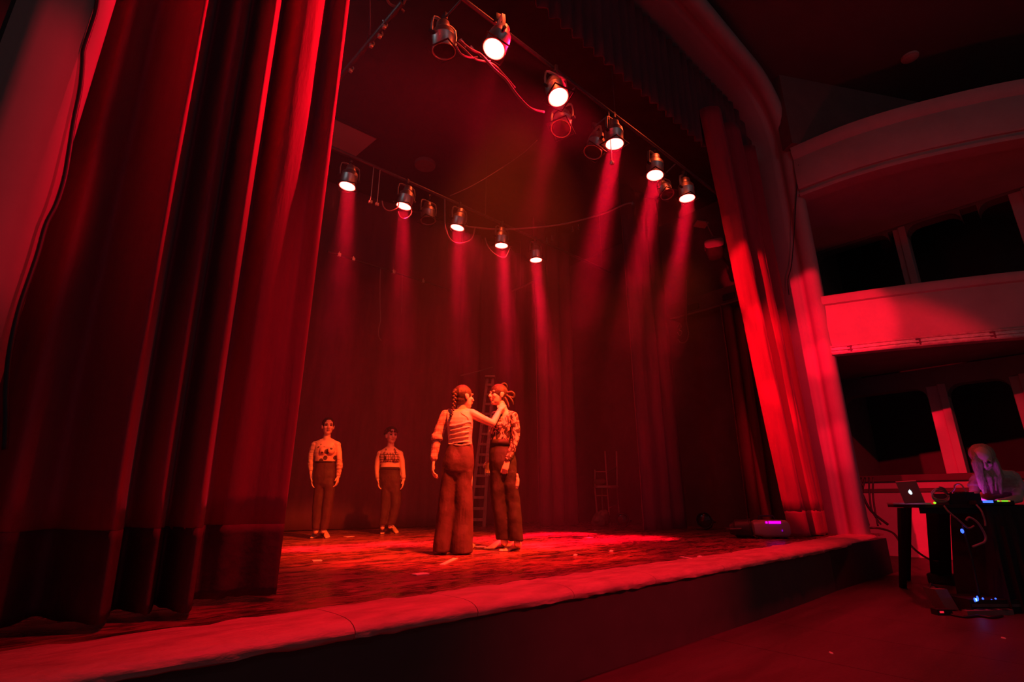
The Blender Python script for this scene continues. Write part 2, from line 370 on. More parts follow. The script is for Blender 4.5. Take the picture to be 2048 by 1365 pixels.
def lintel(z0, z1, name):
    q = MB()
    # opening heads with rounded corners
    edges = [(-4, -.9), (-.6, .55), (.8, 1.68), (1.98, 3.44)]
    q.box((WX, -4, z0), (WX+.3, 3.44, z1))
    for a, b_ in edges:
        for yy, s_ in ((a, 1), (b_, -1)):
            pts = [(yy, z0)]+[(yy+s_*(.22-.22*math.cos(t)), z0-.22+.22*math.sin(t)) for t in (0, .4, .8, 1.2, 1.57)]
            n = len(pts); q.add([(WX, y, z) for y, z in pts]+[(WX+.3, y, z) for y, z in pts], [tuple(range(n)), tuple(range(2*n-1, n-1, -1))]+[(i, (i+1) % n, n+(i+1) % n, n+i) for i in range(n)])
    return q.build(name, M['house_wall'], rwo)
lintel(2.6, 2.95, 'lintel'); lintel(5.95, 6.15, 'lintel')
post(1.68, 1.90, 3.95, 5.97, rwo); post(-.2, .1, 3.95, 5.97, rwo)
struct(MB().box((14.3, -4, -.5), (14.5, 3.44, 8.6)), 'wall_aisle', M['void'])
struct(MB().box((WX, -9, -.5), (14.5, -4, 8.6)), 'wall_house_side', M['house_wall'])
# small dark panel just behind the head of the upper opening
MB().box((12.75, 1.7, 5.75), (13.0, 2.2, 5.95)).build('panel', M['void'], rwo)
BAL = crom([(9.62, 2.68, 0), (10.02, 1.72, 0), (10.45, .85, 0), (10.85, .15, 0), (11.5, -.75, 0), (12.3, -1.6, 0)], 6)
UPB = crom([(9.5, 2.66, 0), (9.58, 1.72, 0), (9.9, .72, 0), (10.5, -.45, 0), (11.3, -1.45, 0), (12.3, -2.2, 0)], 6)
def fascia(path, prof, name, m, sm=True):
    R = []
    for i, p in enumerate(path):
        t = (path[min(i+1, len(path)-1)]-path[max(i-1, 0)]).normalized(); n = V((t.y, -t.x, 0))
        if n.x > 0: n = -n
        R.append([p+n*d+UP*z for d, z in prof])
    return struct(MB().rings(R), name, m, sm)
bo = fascia(BAL, [(-.12, 3.0), (0, 3.0), (.02, 3.1), (.025, 3.4), (.0, 3.72), (-.01, 3.76), (.03, 3.78), (.05, 3.84), (.05, 3.9), (.03, 3.93), (-.2, 3.93), (-.2, 3.0)], 'trim_3', M['plaster'])
tr = fascia(BAL, [(-.1, 2.86), (.06, 2.86), (.075, 2.88), (.075, 2.90), (.05, 2.905), (.05, 2.925), (.075, 2.93), (.075, 2.955), (.04, 2.96), (.04, 2.985), (.06, 2.99), (.05, 3.02), (-.1, 3.02)], 'trim_4', mk('rail_metal', (.75, .6, .55), .4, .3, var=.4, scale=12, bump=.2, bscale=14))
for i in (2, 7, 13, 20):
    p = BAL[i]; MB().obox(p+V((-.05, -.02, 2.93)), (.02, 0, 0), (0, .03, 0), (0, 0, .05)).build('bracket', M['blackmetal'], tr)
fascia(UPB, [(-.12, 6.06), (0, 6.06), (.03, 6.1), (.02, 6.5), (-.03, 6.72), (.0, 6.74), (.03, 6.8), (.05, 6.84), (.05, 6.95), (-.2, 6.95), (-.2, 6.06)], 'trim_5', M['plaster'])
fascia(UPB, [(-.3, 5.92), (-.02, 5.92), (.0, 5.95), (.0, 5.98), (-.06, 6.0), (-.06, 6.08), (-.3, 6.08)], 'trim_6', M['plaster'])
def slab(path, z0, z1, name, m):
    q = MB(); n = len(path); pts = [(p.x+.05, p.y, 0) for p in path]+[(12.38, path[-1].y, 0), (12.38, 3.44, 0), (10.05, 3.44, 0)]
    k = len(pts); q.add([(x, y, z0) for x, y, _ in pts]+[(x, y, z1) for x, y, _ in pts], [tuple(range(k)), tuple(range(2*k-1, k-1, -1))]+[(i, (i+1) % k, k+(i+1) % k, k+i) for i in range(k)])
    struct(q, name, m)
slab(BAL, 2.97, 3.1, 'floor_balcony', M['house_wall']); slab(UPB, 6.0, 6.2, 'floor_gallery', M['plaster'])
# left balcony, seen from beneath at the very left
LB = [V((2*4.62-p.x, p.y, 0)) for p in BAL]
q = MB(); pts = [(p.x, p.y) for p in LB]+[(-6, -1.6), (-6, 2.66)]; k = len(pts)
q.add([(x, y, 2.9) for x, y in pts]+[(x, y, 3.9) for x, y in pts], [tuple(range(k)), tuple(range(2*k-1, k-1, -1))]+[(i, (i+1) % k, k+(i+1) % k, k+i) for i in range(k)])
struct(q, 'wall_balcony_left', M['plaster'])
# round ceiling fixture of the house
p = at(1820, 115, Z=8.53)
t = thing('ceiling_fixture', p, 'faint red round fixture on the dark house ceiling', 'ceiling light')
MB().lathe([(.12, -.02), (.135, -.02), (.14, .0), (.14, .02), (.02, .02)], 24, p).build('housing', M['plaster'], t, True)
MB().lathe([(.02, -.035), (.1, -.03), (.118, -.02), (.02, -.019)], 24, p).build('diffuser', M['plaster'], t, True)
# ------------------------------------------------------------------ haze hanging over the stage
q = MB(); layers = ((.03, 2.6, .005), (2.601, 3.4, .009), (3.401, 4.1, .015), (4.101, 5.6, .022))
for z0, z1, dn in layers: q.box((-.2, 3.3, z0), (9.5, 9.9, z1))
o = tag(q.build('stage_haze', None), 'thin red stage haze filling the air between lamps and floor', 'haze', kind='stuff')
for i, (z0, z1, dn) in enumerate(layers):
    hz = bpy.data.materials.new('haze'); hz.use_nodes = True; nt = hz.node_tree; nt.nodes.remove(nt.nodes['Principled BSDF'])
    vsn = nt.nodes.new('ShaderNodeVolumeScatter'); vsn.inputs['Color'].default_value = (1, 1, 1, 1); vsn.inputs['Density'].default_value = dn; vsn.inputs['Anisotropy'].default_value = .2
    nt.links.new(vsn.outputs[0], nt.nodes['Material Output'].inputs['Volume']); o.data.materials.append(hz)
for f_ in o.data.polygons: f_.material_index = f_.index//6
# ------------------------------------------------------------------ drapes
def drape(name, bot, top, z0, z1, mat, parent=None, nz=26, per=7, ease=1.0, wr=.006, th=.012, zmid=None, **kw):
    """bot and top are plan points of the folds at height z0 and z1"""
    B = crom([(x, y, 0) for x, y in bot], per); T = crom([(x, y, 0) for x, y in top], per)
    q = MB(); vs_ = []; nn = len(B)
    for k in range(nz+1):
        f = k/nz; z = z0+(z1-z0)*f; g = f**ease
        for i in range(nn):
            p = B[i].lerp(T[i], g)
            w_ = wr*(noise.noise(V((i*.5, z*1.1, 3)))+.6*noise.noise(V((i*.9, z*3.2, 8))))
            zz = z
            if k == 0: zz = z+.012*noise.noise(V((i*.3, 1, 2)))
            vs_.append(V((p.x+w_*.6, p.y+w_, zz)))
    fs = [(k*nn+i, k*nn+i+1, (k+1)*nn+i+1, (k+1)*nn+i) for k in range(nz) for i in range(nn-1)]
    q.add(vs_, fs)
    o = q.build(name, mat, parent, 'all', **kw)
    s = o.modifiers.new('thickness', 'SOLIDIFY'); s.thickness = th; s.offset = -1
    return o
# left house curtain: ridges (y near 3.0) and valleys read off the photograph
LBt = [(-.34, 3.12), (-.2, 3.2), (-.06, 2.99), (.08, 3.24), (.22, 3.0), (.285, 2.89), (.33, 3.02), (.37, 3.24), (.45, 3.0), (.49, 3.06), (.53, 3.22), (.575, 2.97), (.615, 2.92), (.66, 3.08), (.70, 3.25), (.80, 3.20), (.90, 3.23), (.99, 3.15), (1.06, 3.14), (1.08, 3.2), (1.05, 3.3)]
LTp = [(-.38, 3.12), (-.27, 3.16), (-.16, 3.0), (-.06, 3.24), (.06, 3.02), (.13, 2.89), (.18, 3.0), (.24, 3.26), (.31, 3.02), (.38, 3.06), (.44, 3.26), (.485, 2.98), (.52, 2.92), (.575, 3.06), (.62, 3.24), (.70, 3.06), (.84, 3.08), (.94, 3.2), (1.03, 3.13), (1.08, 3.17), (1.09, 3.32)]
lc = thing('house_curtain', (.1, 3.1, .02), 'heavy red house curtain drawn to the left, hanging beside the pillar', 'curtain')
def mixp(a, b, f): return [(p[0]+(q[0]-p[0])*f, p[1]+(q[1]-p[1])*f) for p, q in zip(a, b)]
LM = mixp(LBt, LTp, .38/3.6)
drape('cloth', LM, mixp(LBt, LTp, 6.9/3.6*.62+.2), .385, 6.9, M['tab'], lc, nz=40, ease=.75)
drape('hem_band', [(x, y-.004) for x, y in LBt], [(x, y-.004) for x, y in LM], .03, .392, M['tabhem_shaded'], lc, nz=8, wr=.004)
# right house curtain, swept aside towards the column
RB = [(8.34, 3.30), (8.36, 3.22), (8.46, 3.08), (8.55, 3.1), (8.60, 3.30), (8.72, 3.32), (8.78, 3.08), (8.92, 3.02), (9.02, 3.06), (9.07, 3.28), (9.2, 3.34), (9.26, 3.14), (9.36, 3.12), (9.42, 3.3), (9.54, 3.34)]
RT = [(7.28, 3.32), (7.3, 3.2), (7.44, 3.06), (7.62, 3.1), (7.74, 3.32), (7.86, 3.34), (7.96, 3.10), (8.14, 3.05), (8.3, 3.1), (8.42, 3.3), (8.7, 3.34), (8.85, 3.14), (9.02, 3.12), (9.2, 3.3), (9.45, 3.34)]
rc_ = thing('house_curtain', (8.9, 3.2, .02), 'brightly lit red house curtain swept against the right column', 'curtain')
RM = mixp(RB, RT, .36/7)
drape('cloth', RM, RT, .36, 7.0, M['tab'], rc_, nz=40, ease=.9, wr=.012)
drape('hem_band', RB, RM, .02, .37, M['tab'], rc_, nz=8, wr=.006)
# pleated border along the top of the opening
pts = []; x = -.2; k = 0
while x < 9.5: pts.append((x, 3.42 if k % 2 else 3.34)); x += .11; k += 1
drape('border_curtain', pts, pts, 6.35, 8.1, M['black_drape'], nz=4, per=3, label='dark pleated border hanging across the top of the stage opening', cat='curtain')
def pleats(x0, x1, y0, y1, step, amp, seed):
    random.seed(seed); P = []; n = max(2, int(abs(x1-x0)/step)); k = 0
    for i in range(n+1):
        f = i/n; P.append((x0+(x1-x0)*f+random.uniform(-.2, .2)*step*(0 < i < n), y0+(y1-y0)*f+(amp if i % 2 else -amp)*random.uniform(.5, 1.2)))
    return P
def flat_drape(name, x0, x1, y0, y1, z1, label, step=.22, amp=.05, seed=1, z0=.02, spread=0, **kw):
    b_ = pleats(x0, x1, y0, y1, step, amp, seed); t_ = [(x+(spread*(i/(len(b_)-1)-.5)), y) for i, (x, y) in enumerate(b_)]
    return drape(name, b_, t_, z0, z1, M['black_drape'], label=label, cat='curtain', wr=.012, **kw)
flat_drape('backdrop_curtain', -1.8, 3.2, 9.7, 9.5, 6.9, 'dark backdrop curtain behind the two women standing upstage, left panel', .3, .03, 3)
flat_drape('backdrop_curtain', 3.15, 6.55, 9.5, 9.2, 6.9, 'dark backdrop curtain between the curly haired woman and the ladder', .34, .03, 4)
flat_drape('backdrop_curtain', 6.5, 10.2, 9.25, 9.3, 6.9, 'dark backdrop curtain behind the ladder and side curtains', .26, .05, 5)
flat_drape('side_curtain', 7.5, 8.75, 7.75, 7.7, 6.9, 'tall pleated side curtain just left of the chair', .17, .07, 6, spread=.1)
flat_drape('side_curtain', 7.72, 9.15, 5.45, 5.4, 6.9, 'tall side curtain to the right of the chair, nearer the audience', .2, .05, 8, spread=.0)
flat_drape('side_curtain', 9.5, 10.2, 4.45, 4.25, 4.3, 'short dark drape hanging under the wall ledge beside the house curtain', .12, .05, 9)
# ------------------------------------------------------------------ lighting bars and lanterns
def bar(name, p0, p1, label, r=.025, mat='darksteel'):
    p0, p1 = V(p0), V(p1); q = MB().tube([p0, p0.lerp(p1, .5), p1], r, 10)
    for f_ in (.04, .5, .96): a = p0.lerp(p1, f_); q.tube([a, V((a.x, a.y, 7.04))], .005, 5)
    o = q.build(name, M[mat], None, True, label=label, cat='pipe'); return o
Y1, Y2 = 3.4, 6.62; ZB = 5.56
bar('lighting_bar', (1.2, Y1, ZB), (8.6, Y1, ZB), 'lighting bar nearest the audience, carrying nine lanterns')
bar('lighting_bar', (1.5, Y2, ZB), (8.9, Y2, ZB), 'lighting bar over mid stage, carrying six lanterns')
bar('lighting_bar', tuple(at(655, 503, Y=8.9)), tuple(at(900, 580, Y=8.9)), 'thin bare pipe low over the backdrop behind the left curtain edge', .02)
bar('side_bar', tuple(at(805, 5, Z=5.7)), tuple(at(672, 165, Z=5.7)), 'pipe running upstage at the top beside the left curtain', .03)
bar('batten', tuple(at(985, 600, X=8.2)), tuple(at(1105, 547, X=8.2)), 'slim batten with dangling ties above the ladder', .022, 'wood')
for i, u in enumerate((995, 1013, 1031)):
    f = (u-985)/120; p = at(985+f*120, 600-f*53, X=8.2)
    MB().tube([p, p+V((.01, 0, -.2)), p+V((-.02, 0, -.38))], .008, 6).build('tie_cord', M['cable'], None, True, label='short cord dangling from the batten, '+('first from its far end', 'second from its far end', 'third from its far end')[i], cat='cord', group='cords tied to the batten')
# clamps on bare pipe and side pipe
for i, (u, v) in enumerate(((675, 510), (700, 516), (777, 541), (839, 559))):
    bp0, bp1 = at(655, 503, Y=8.9), at(900, 580, Y=8.9); p = bp0.lerp(bp1, (u-655)/245); o = MB().box(p-V((.03, .03, .035)), p+V((.03, .03, .035)), .008); o.tube([p+V((0, 0, .03)), p+V((0, 0, .07))], .01, 6)
    o.build('pipe_clamp', M['steel'], None, True, label=('small shiny clamp on the bare backdrop pipe, nearest the left curtain', 'larger shiny clamp on the bare backdrop pipe, second from the curtain', 'shiny clamp halfway along the bare backdrop pipe', 'shiny clamp at the far end of the bare backdrop pipe')[i], cat='clamp')
for i, (u, v) in enumerate(((769, 47), (760, 66), (743, 85), (702, 135))):
    p = at(u, v, Z=5.66); q = MB(); q.tube([p+V((.035*math.cos(a), 0, .035*math.sin(a))) for a in [k*.5-2.2 for k in range(10)]], .009, 6)
    q.box(p+V((-.02, -.02, -.07)), p+V((.02, .02, -.03)), .005)
    q.build('hook_clamp', M['steel'], None, True, label=('hook clamp on the upstage running pipe, topmost of four', 'hook clamp on the upstage running pipe, second from top', 'hook clamp on the upstage running pipe, third from top', 'hook clamp on the upstage running pipe, lowest by the curtain edge')[i], cat='clamp')
# lantern: clamp and yoke hang from the bar, the can tilts in the yoke
def lantern_proto():
    root = thing('stage_lantern', (0, 0, 0), 'x', 'stage light', 'lanterns on the lighting bars')
    c = MB().box((-.02, -.035, -.05), (.02, .035, .04), .008); c.tube([(0, 0, -.05), (0, 0, -.09)], .012, 8); c.build('clamp', M['darksteel'], root, True)
    y = MB(); arc = [(-.15, 0, -.32), (-.155, 0, -.2), (-.14, 0, -.11), (-.1, 0, -.09), (.1, 0, -.09), (.14, 0, -.11), (.155, 0, -.2), (.15, 0, -.32)]
    R = [[V(p)+V((0, sy*.018, 0))+V((0 if 2 < i < 5 else (.004 if p[0] > 0 else -.004)*sx, 0, .004*sx if 2 <= i <= 5 else 0)) for sx, sy in ((-1,-1),(1,-1),(1,1),(-1,1))] for i, p in enumerate(arc)]
    y.rings(R); y.build('yoke', M['steel'], root, True)
    for s_ in (-1, 1): MB().tube([(s_*.13, 0, -.32), (s_*.18, 0, -.32)], .02, 8).build('knob', M['blackmetal'], root, True)
    can = MB().lathe([(.03, .22), (.055, .215), (.07, .2), (.074, .16), (.078, .155), (.078, .12), (.1, .1), (.12, .075), (.122, .03), (.126, .025), (.126, .015), (.122, .01), (.122, -.13), (.128, -.135), (.128, -.15), (.118, -.15), (.112, -.13), (.10, .0), (.03, .06)], 26)
    co = can.build('can', M['steel'], root, True); co.location = (0, 0, -.32)
    g = MB()
    for a in range(4): g.box((-.145 if a == 0 else .13 if a == 1 else -.145, -.145 if a < 3 and a != 2 else .13, -.156) if a != 2 else (-.145, -.145, -.156), (-.13 if a == 0 else .145, .145 if a < 2 else (-.13 if a == 2 else .145), -.148))
    fr = g.build('gel_frame', M['blackmetal'], None); fr.parent = co
    ln = MB().lathe([(.005, -.115), (.06, -.122), (.109, -.136), (.109, -.142), (.06, -.146), (.005, -.148)], 26).build('lens', M['lens_on'], None, True); ln.parent = co
    return root, ln.data
lan, lens_on = lantern_proto()
LPARTS = [lan]+list(lan.children)+[g for c_ in lan.children for g in c_.children]; lens_off = lens_on.copy(); lens_off.materials[0] = M['lens_off']
first = True
def lantern(x, y, z, aim, lit, label, sc=1.0):
    """x, y, z: where its front lens is seen"""
    global first
    a = V(aim).normalized(); q = a.to_track_quat('-Z', 'Y')
    cc = V((x, y, z))-a*.13*sc
    o = copy_tree(lan)
    rp = cc+V((0, 0, .32*sc)); by = Y1 if y < 5 else Y2
    arm = MB().tube([rp-UP*.02, V((rp.x, by, ZB))], .012, 8).build('side_arm', M['darksteel'], None, True)
    for q_ in arm.data.vertices: q_.co = (q_.co-rp)/sc
    arm.parent = o
    o.location = cc+V((0, 0, .32*sc)); o.scale = (sc,)*3; o['label'] = label
    for ch in o.children:
        if ch.name.startswith('can'):
            ch.rotation_mode = 'QUATERNION'; ch.rotation_quaternion = q
            for g in ch.children:
                if g.name.startswith('lens'): g.data = lens_on if lit else lens_off
        elif not ch.name.startswith('side_arm'): ch.rotation_euler = (0, 0, math.atan2(a.y, a.x)+math.pi/2) if math.hypot(a.x, a.y) > .2 else (0, 0, 0)
    return o
nearbar, midbar = 'on the bar nearest the audience', 'on the mid-stage bar'
def L1(u, v, aim, lit, label, z=LZ, sc=1.0): p = at(u, v, Z=z); lantern(p.x, p.y, p.z, aim, lit, label, sc)
L1(888, 100, (.12, .05, -1), False, 'large polished silver lantern, unlit, at the upper left end of the front bar', LZ+.05, 1.0)
L1(989, 96, (-.32, .10, -1), True, 'first burning lantern from the left '+nearbar)
L1(1116, 193, (-.06, -.30, -1), True, 'burning lantern facing the camera, second from the left '+nearbar)
L1(1122, 256, (-.35, -.1, -1), False, 'silver lantern with a bright streak, tilted below the second burning one of the front bar', LZ-.05)
L1(1186, 303, (-.35, .12, -1), False, 'unlit lantern seen side-on, tucked against the third burning one '+nearbar)
L1(1229, 286, (0, .02, -1), True, 'third burning lantern from the left '+nearbar)
L1(1310, 349, (-.12, .02, -1), True, 'fourth burning lantern from the left '+nearbar)
L1(1334, 388, (-.1, -.35, -1), False, 'small dark lantern between the last two burning ones '+nearbar, LZ, .85)
L1(1374, 395, (0, 0, -1), True, 'last burning lantern at the right end '+nearbar[3:])
L1(695, 371, (-.08, .05, -1), True, 'burning lantern against the left curtain edge '+midbar)
L1(808, 411, (-.12, .15, -1), True, 'second burning lantern from the left '+midbar)
L1(856, 440, (0, -.1, -1), False, 'silver lantern, unlit, between the second and third burning ones '+midbar)
L1(915, 454, (-.12, .15, -1), True, 'third burning lantern from the left '+midbar)
L1(1003, 490, (0, .05, -1), True, 'fourth burning lantern from the left '+midbar)
L1(1072, 519, (.03, 0, -1), True, 'last burning lantern at the right end '+midbar[3:])
for q_ in LPARTS: bpy.data.objects.remove(q_)
# cables
def cable(name, pts, r, label, mat='cable', n=6, group=None): return MB().tube(crom(pts, n), r, 6).build(name, M[mat], None, 'all', label=label, cat='cable', group=group)
def px(l, **k): return [at(u, v, **k) for u, v in l]
cable('lamp_cable', px([(918, 80), (940, 98), (962, 110), (990, 140), (1012, 160), (1034, 190), (1060, 216), (1088, 224)], Y=3.36), .014, 'thick lit cable running along the front bar between first two burning lanterns')
cable('lamp_cable', px([(912, 84), (930, 100), (950, 118), (985, 128), (1008, 150), (1030, 176)], Y=3.42), .010, 'second cable twisted around the thick one on the front bar')
cable('lamp_cable', px([(912, 92), (922, 108), (940, 115), (955, 114)], Y=3.38), .010, 'short looped cable just right of the large silver lantern')
for i, (u, v) in enumerate(((926, 84), (946, 98), (962, 112), (975, 122))):
    p = at(u, v, Y=3.37); MB().tube([p+V((-.02, .01, .03)), p+V((.0, 0, 0)), p+V((.03, -.01, -.05+.02*i))], .011, 6).build('cable_tie', M['tape'], None, True, label='tape tie gripping the front bar cable, '+('nearest the silver lantern', 'second from the silver lantern', 'third from the silver lantern', 'farthest from the silver lantern')[i], cat='tie', group='ties on the front bar cable')
cable('cable_coil', px([(773, -4), (780, 8), (793, 13), (806, 8), (812, -4)], Z=5.75)+px([(806, 8)], Z=5.7)+px([(800, 14), (808, 23)], Z=5.7), .014, 'loop of cable at the top edge above the upstage running pipe')
cable('lamp_cable', px([(740, -20), (741, 30), (740, 70)], Z=5.8), .007, 'thin cord dropping to the running pipe at the top beside the left curtain')
cable('lamp_cable', [V((at(887, 448, Y=Y2).x, Y2, ZB-.01))]+px([(890, 448), (892, 460), (900, 478), (915, 487), (935, 484), (945, 475), (950, 455)], Y=6.62), .013, 'cable loop hanging under the third burning lantern of the mid-stage bar')
cable('lamp_cable', px([(970, 476), (975, 492), (985, 505), (1000, 514), (1012, 514), (1020, 495)], Y=6.62), .011, 'cable loop hanging under the fourth burning lantern of the mid-stage bar')
cable('lamp_cable', px([(764, 402), (767, 414), (775, 421), (785, 421), (795, 415), (798, 405)], Y=6.62), .011, 'cable loop hanging left of the second burning lantern of the mid-stage bar')
cable('lamp_cable', px([(796, 424), (800, 434), (810, 438), (822, 430), (824, 415)], Y=6.62), .011, 'short cable loop directly beneath the second burning lantern of the mid-stage bar')
cable('swag_cable', px([(925, 452), (965, 457), (1010, 459), (1060, 456), (1110, 451), (1160, 441), (1210, 426), (1250, 409), (1266, 406)], d=8.6), .018, 'long cable sagging in the air from mid-stage bar to the right')
cable('wire', px([(1075, 280), (1050, 303), (1020, 325), (985, 348), (940, 374), (900, 392)], d=8.0), .008, 'thin faint wire crossing the dark stage ceiling')
cable('wire', px([(761, 536), (760, 570), (760, 615), (761, 640), (757, 660), (758, 675), (763, 682)], Y=8.9), .010, 'thin hooked cord hanging before the backdrop above the curly haired woman')
cable('wire', px([(804.5, 550), (804, 580), (804, 600), (803, 628)], Y=8.9), .007, 'short straight cord hanging before the backdrop, next to the hooked one')
cable('wire', px([(920, 752), (950, 745), (985, 735)], Y=8.9), .012, 'faint line of cord above the ladder top')
cable('wall_cable', px([(1374, 560), (1373, 600), (1373, 640), (1377, 668), (1372, 684), (1362, 686), (1356, 680)], X=9.9), .012, 'pale cable looping down the right stage wall under the ledge')
cable('wall_cable', px([(1355, 655), (1360, 648), (1363, 655), (1358, 660), (1364, 664), (1360, 672), (1355, 665)], X=9.95), .010, 'small knot of cable on a hook beside the looped wall cable')
cable('pillar_cable', px([(197, -20), (192, 20), (180, 60), (167, 100), (165, 130), (160, 180), (148, 240), (137, 310), (128, 360), (112, 410), (92, 450), (75, 510), (58, 560), (38, 620), (20, 700), (12, 780), (12, 840), (9, 900)], Y=2.655), .009, 'black cable running down the lit left pillar beside the curtain', 'blackcable')
cable('column_cable', px([(1597, 330), (1592, 400), (1588, 470), (1583, 530), (1576, 560), (1578, 590)], X=9.5), .008, 'thin dark cable hanging down the right column', 'blackcable')
# flood with a square housing, cable above, on the right wall
p = at(1430, 500, X=8.7)
t = thing('flood_light', p, 'boxy flood light with a lit front plate hanging beside the right house curtain', 'stage light')
ax = V((.75, .35, -.55)).normalized(); sd = V((0, 0, 1)).cross(ax).normalized(); up = ax.cross(sd)
MB().loft([(p-ax*.14, sd*.12, up*.10), (p-ax*.13, sd*.15, up*.13), (p+ax*.02, sd*.16, up*.14), (p+ax*.15, sd*.13, up*.12), (p+ax*.17, sd*.10, up*.1)], 24, 4).build('housing', M['darksteel'], t, True)
MB().loft([(p-ax*.165, sd*.17, up*.14), (p-ax*.14, sd*.17, up*.14)], 24, 4).build('front_plate', M['plaster'], t, True)
MB().tube([p+sd*.17, p+sd*.18+UP*.2, p+UP*.28, p-sd*.18+UP*.2, p-sd*.17], .012, 8).build('yoke', M['darksteel'], t, True)
MB().tube([p+UP*.02, V((10.32, p.y+.3, p.z+.05))], .025, 8).build('wall_arm', M['darksteel'], t)
MB().tube(crom([p+UP*.28, p+UP*.45-RGT*.06, p+UP*.62-RGT*.1], 5), .01, 6).build('hanger', M['cable'], t, 'all')
p2 = at(1402, 449, X=8.75)
t = thing('junction_box', p2, 'small pale plate hanging above the boxy flood light', 'junction box')
MB().obox(p2, RGT*.11+UP*-.02, FWD*.11, UP*.012).build('lid', M['plaster'], t); MB().obox(p2+UP*.03, RGT*.09, FWD*.09, UP*.025).build('box', M['darksteel'], t)
# access panel and disc on the stage ceiling
a_, b_, c_ = at(650, 226, Z=7.02), at(755, 275, Z=7.02), at(706, 316, Z=7.02)
t = thing('ceiling_panel', (a_+c_)*.5, 'square red-lit panel on the black stage ceiling by the left curtain', 'ceiling panel')
pw_ = (b_-a_)*.5; pd_ = (c_-b_)*.5
MB().obox(a_+pw_+pd_, pw_, pd_, UP*.02).build('board', M['plaster'], t)
for s_ in (-1, 1): MB().obox(a_+pw_+pd_+pd_*s_-UP*.01, pw_, pd_.normalized()*.015, UP*.02).build('frame', M['darksteel'], t)
p = at(850, 331, Z=7.0); t = thing('ceiling_vent', p, 'round ringed vent on the black stage ceiling', 'vent')
MB().lathe([(.13, -.005), (.2, -.02), (.21, 0), (.21, .05), (.1, .05)], 28, p).build('rim', M['house_wall'], t, True)
MB().lathe([(.005, -.02), (.09, -.015), (.1, .0), (.005, .02)], 24, p).build('cone', M['house_wall'], t, True)
# small bright fittings seen floating on wires near the bars
for i, (u, v) in enumerate(((741, 404), (754, 409), (1145, 461), (1157, 457), (1094, 484), (1104, 480), (1224, 326), (1266, 408))):
    p = at(u, v, Y=6.62) if i < 6 else at(u, v, Y=3.4) if i == 6 else at(u, v, d=8.6); top = V((p.x, p.y, max(ZB, p.z+.1))) if i < 7 else p+UP*.06
    MB().box(p-V((.024, .02, .024)), p+V((.024, .02, .024)), .006).tube([p, top], .007, 6).build('cable_connector', M['steel'], None, True, label='small shiny cable connector '+('left of the second burning lantern on the mid-stage bar', 'nearer one left of the second burning mid-stage lantern', 'left of a pair beyond the right end of the mid-stage lanterns', 'right of a pair beyond the right end of the mid-stage lanterns', 'lower left of the two just above the last mid-stage lantern', 'upper right of the two just above the last mid-stage lantern', 'hanging under the third burning lantern of the front bar', 'at the right end of the sagging cable')[i], cat='connector')
# ------------------------------------------------------------------ people
def cloth_mat(name, kind):
    m = mk(name, (.6, .4, .35), .65); nt = m.node_tree; N = nt.nodes; L = nt.links; b = N['Principled BSDF']
    tc = N.new('ShaderNodeTexCoord'); cr = N.new('ShaderNodeValToRGB'); e = cr.color_ramp.elements; cr.color_ramp.interpolation = 'CONSTANT'
    if kind == 'spots':
        v = N.new('ShaderNodeTexVoronoi'); v.inputs['Scale'].default_value = 10.5; v.inputs['Randomness'].default_value = .75; L.new(tc.outputs['Object'], v.inputs[0]); L.new(v.outputs['Distance'], cr.inputs[0])
        e[0].color = (.06, .03, .03, 1); e[1].position = .40; e[1].color = (.62, .40, .34, 1)
    if kind == 'leaves':
        mp = N.new('ShaderNodeMapping'); mp.inputs['Scale'].default_value = (1, 1, .7); mp.inputs['Rotation'].default_value = (.5, .6, .4); L.new(tc.outputs['Object'], mp.inputs[0])
        v = N.new('ShaderNodeTexNoise'); v.inputs['Scale'].default_value = 15; v.inputs['Detail'].default_value = 1; v.inputs['Distortion'].default_value = 2.2; L.new(mp.outputs[0], v.inputs[0]); L.new(v.outputs['Fac'], cr.inputs[0])
        e[0].color = (.05, .025, .03, 1); e[1].position = .52; e[1].color = (.66, .42, .36, 1)
    if kind in ('plaid', 'check'):
        sc_ = 20 if kind == 'plaid' else 24
        w1 = N.new('ShaderNodeTexWave'); w1.bands_direction = 'Z'; w1.inputs['Scale'].default_value = sc_*.33; w2 = N.new('ShaderNodeTexWave'); w2.bands_direction = 'DIAGONAL' if kind == 'plaid' else 'X'; w2.inputs['Scale'].default_value = sc_*.36
        for w_ in (w1, w2): L.new(tc.outputs['Object'], w_.inputs[0])
        mx = N.new('ShaderNodeMath'); mx.operation = 'MINIMUM'; L.new(w1.outputs['Fac'], mx.inputs[0]); L.new(w2.outputs['Fac'], mx.inputs[1]); L.new(mx.outputs[0], cr.inputs[0])
        if kind == 'plaid': e[0].color = (.40, .24, .21, 1); e[1].position = .14; e[1].color = (.66, .46, .40, 1)
        else: e[0].color = (.06, .03, .03, 1); e[1].position = .16; e[1].color = (.55, .34, .30, 1)
    L.new(cr.outputs[0], b.inputs['Base Color']); return m
M['spots'] = cloth_mat('spotted_cloth', 'spots'); M['leaves'] = cloth_mat('leaf_print_cloth', 'leaves'); M['plaid'] = cloth_mat('plaid_cloth', 'plaid'); M['check'] = cloth_mat('checked_cloth', 'check')

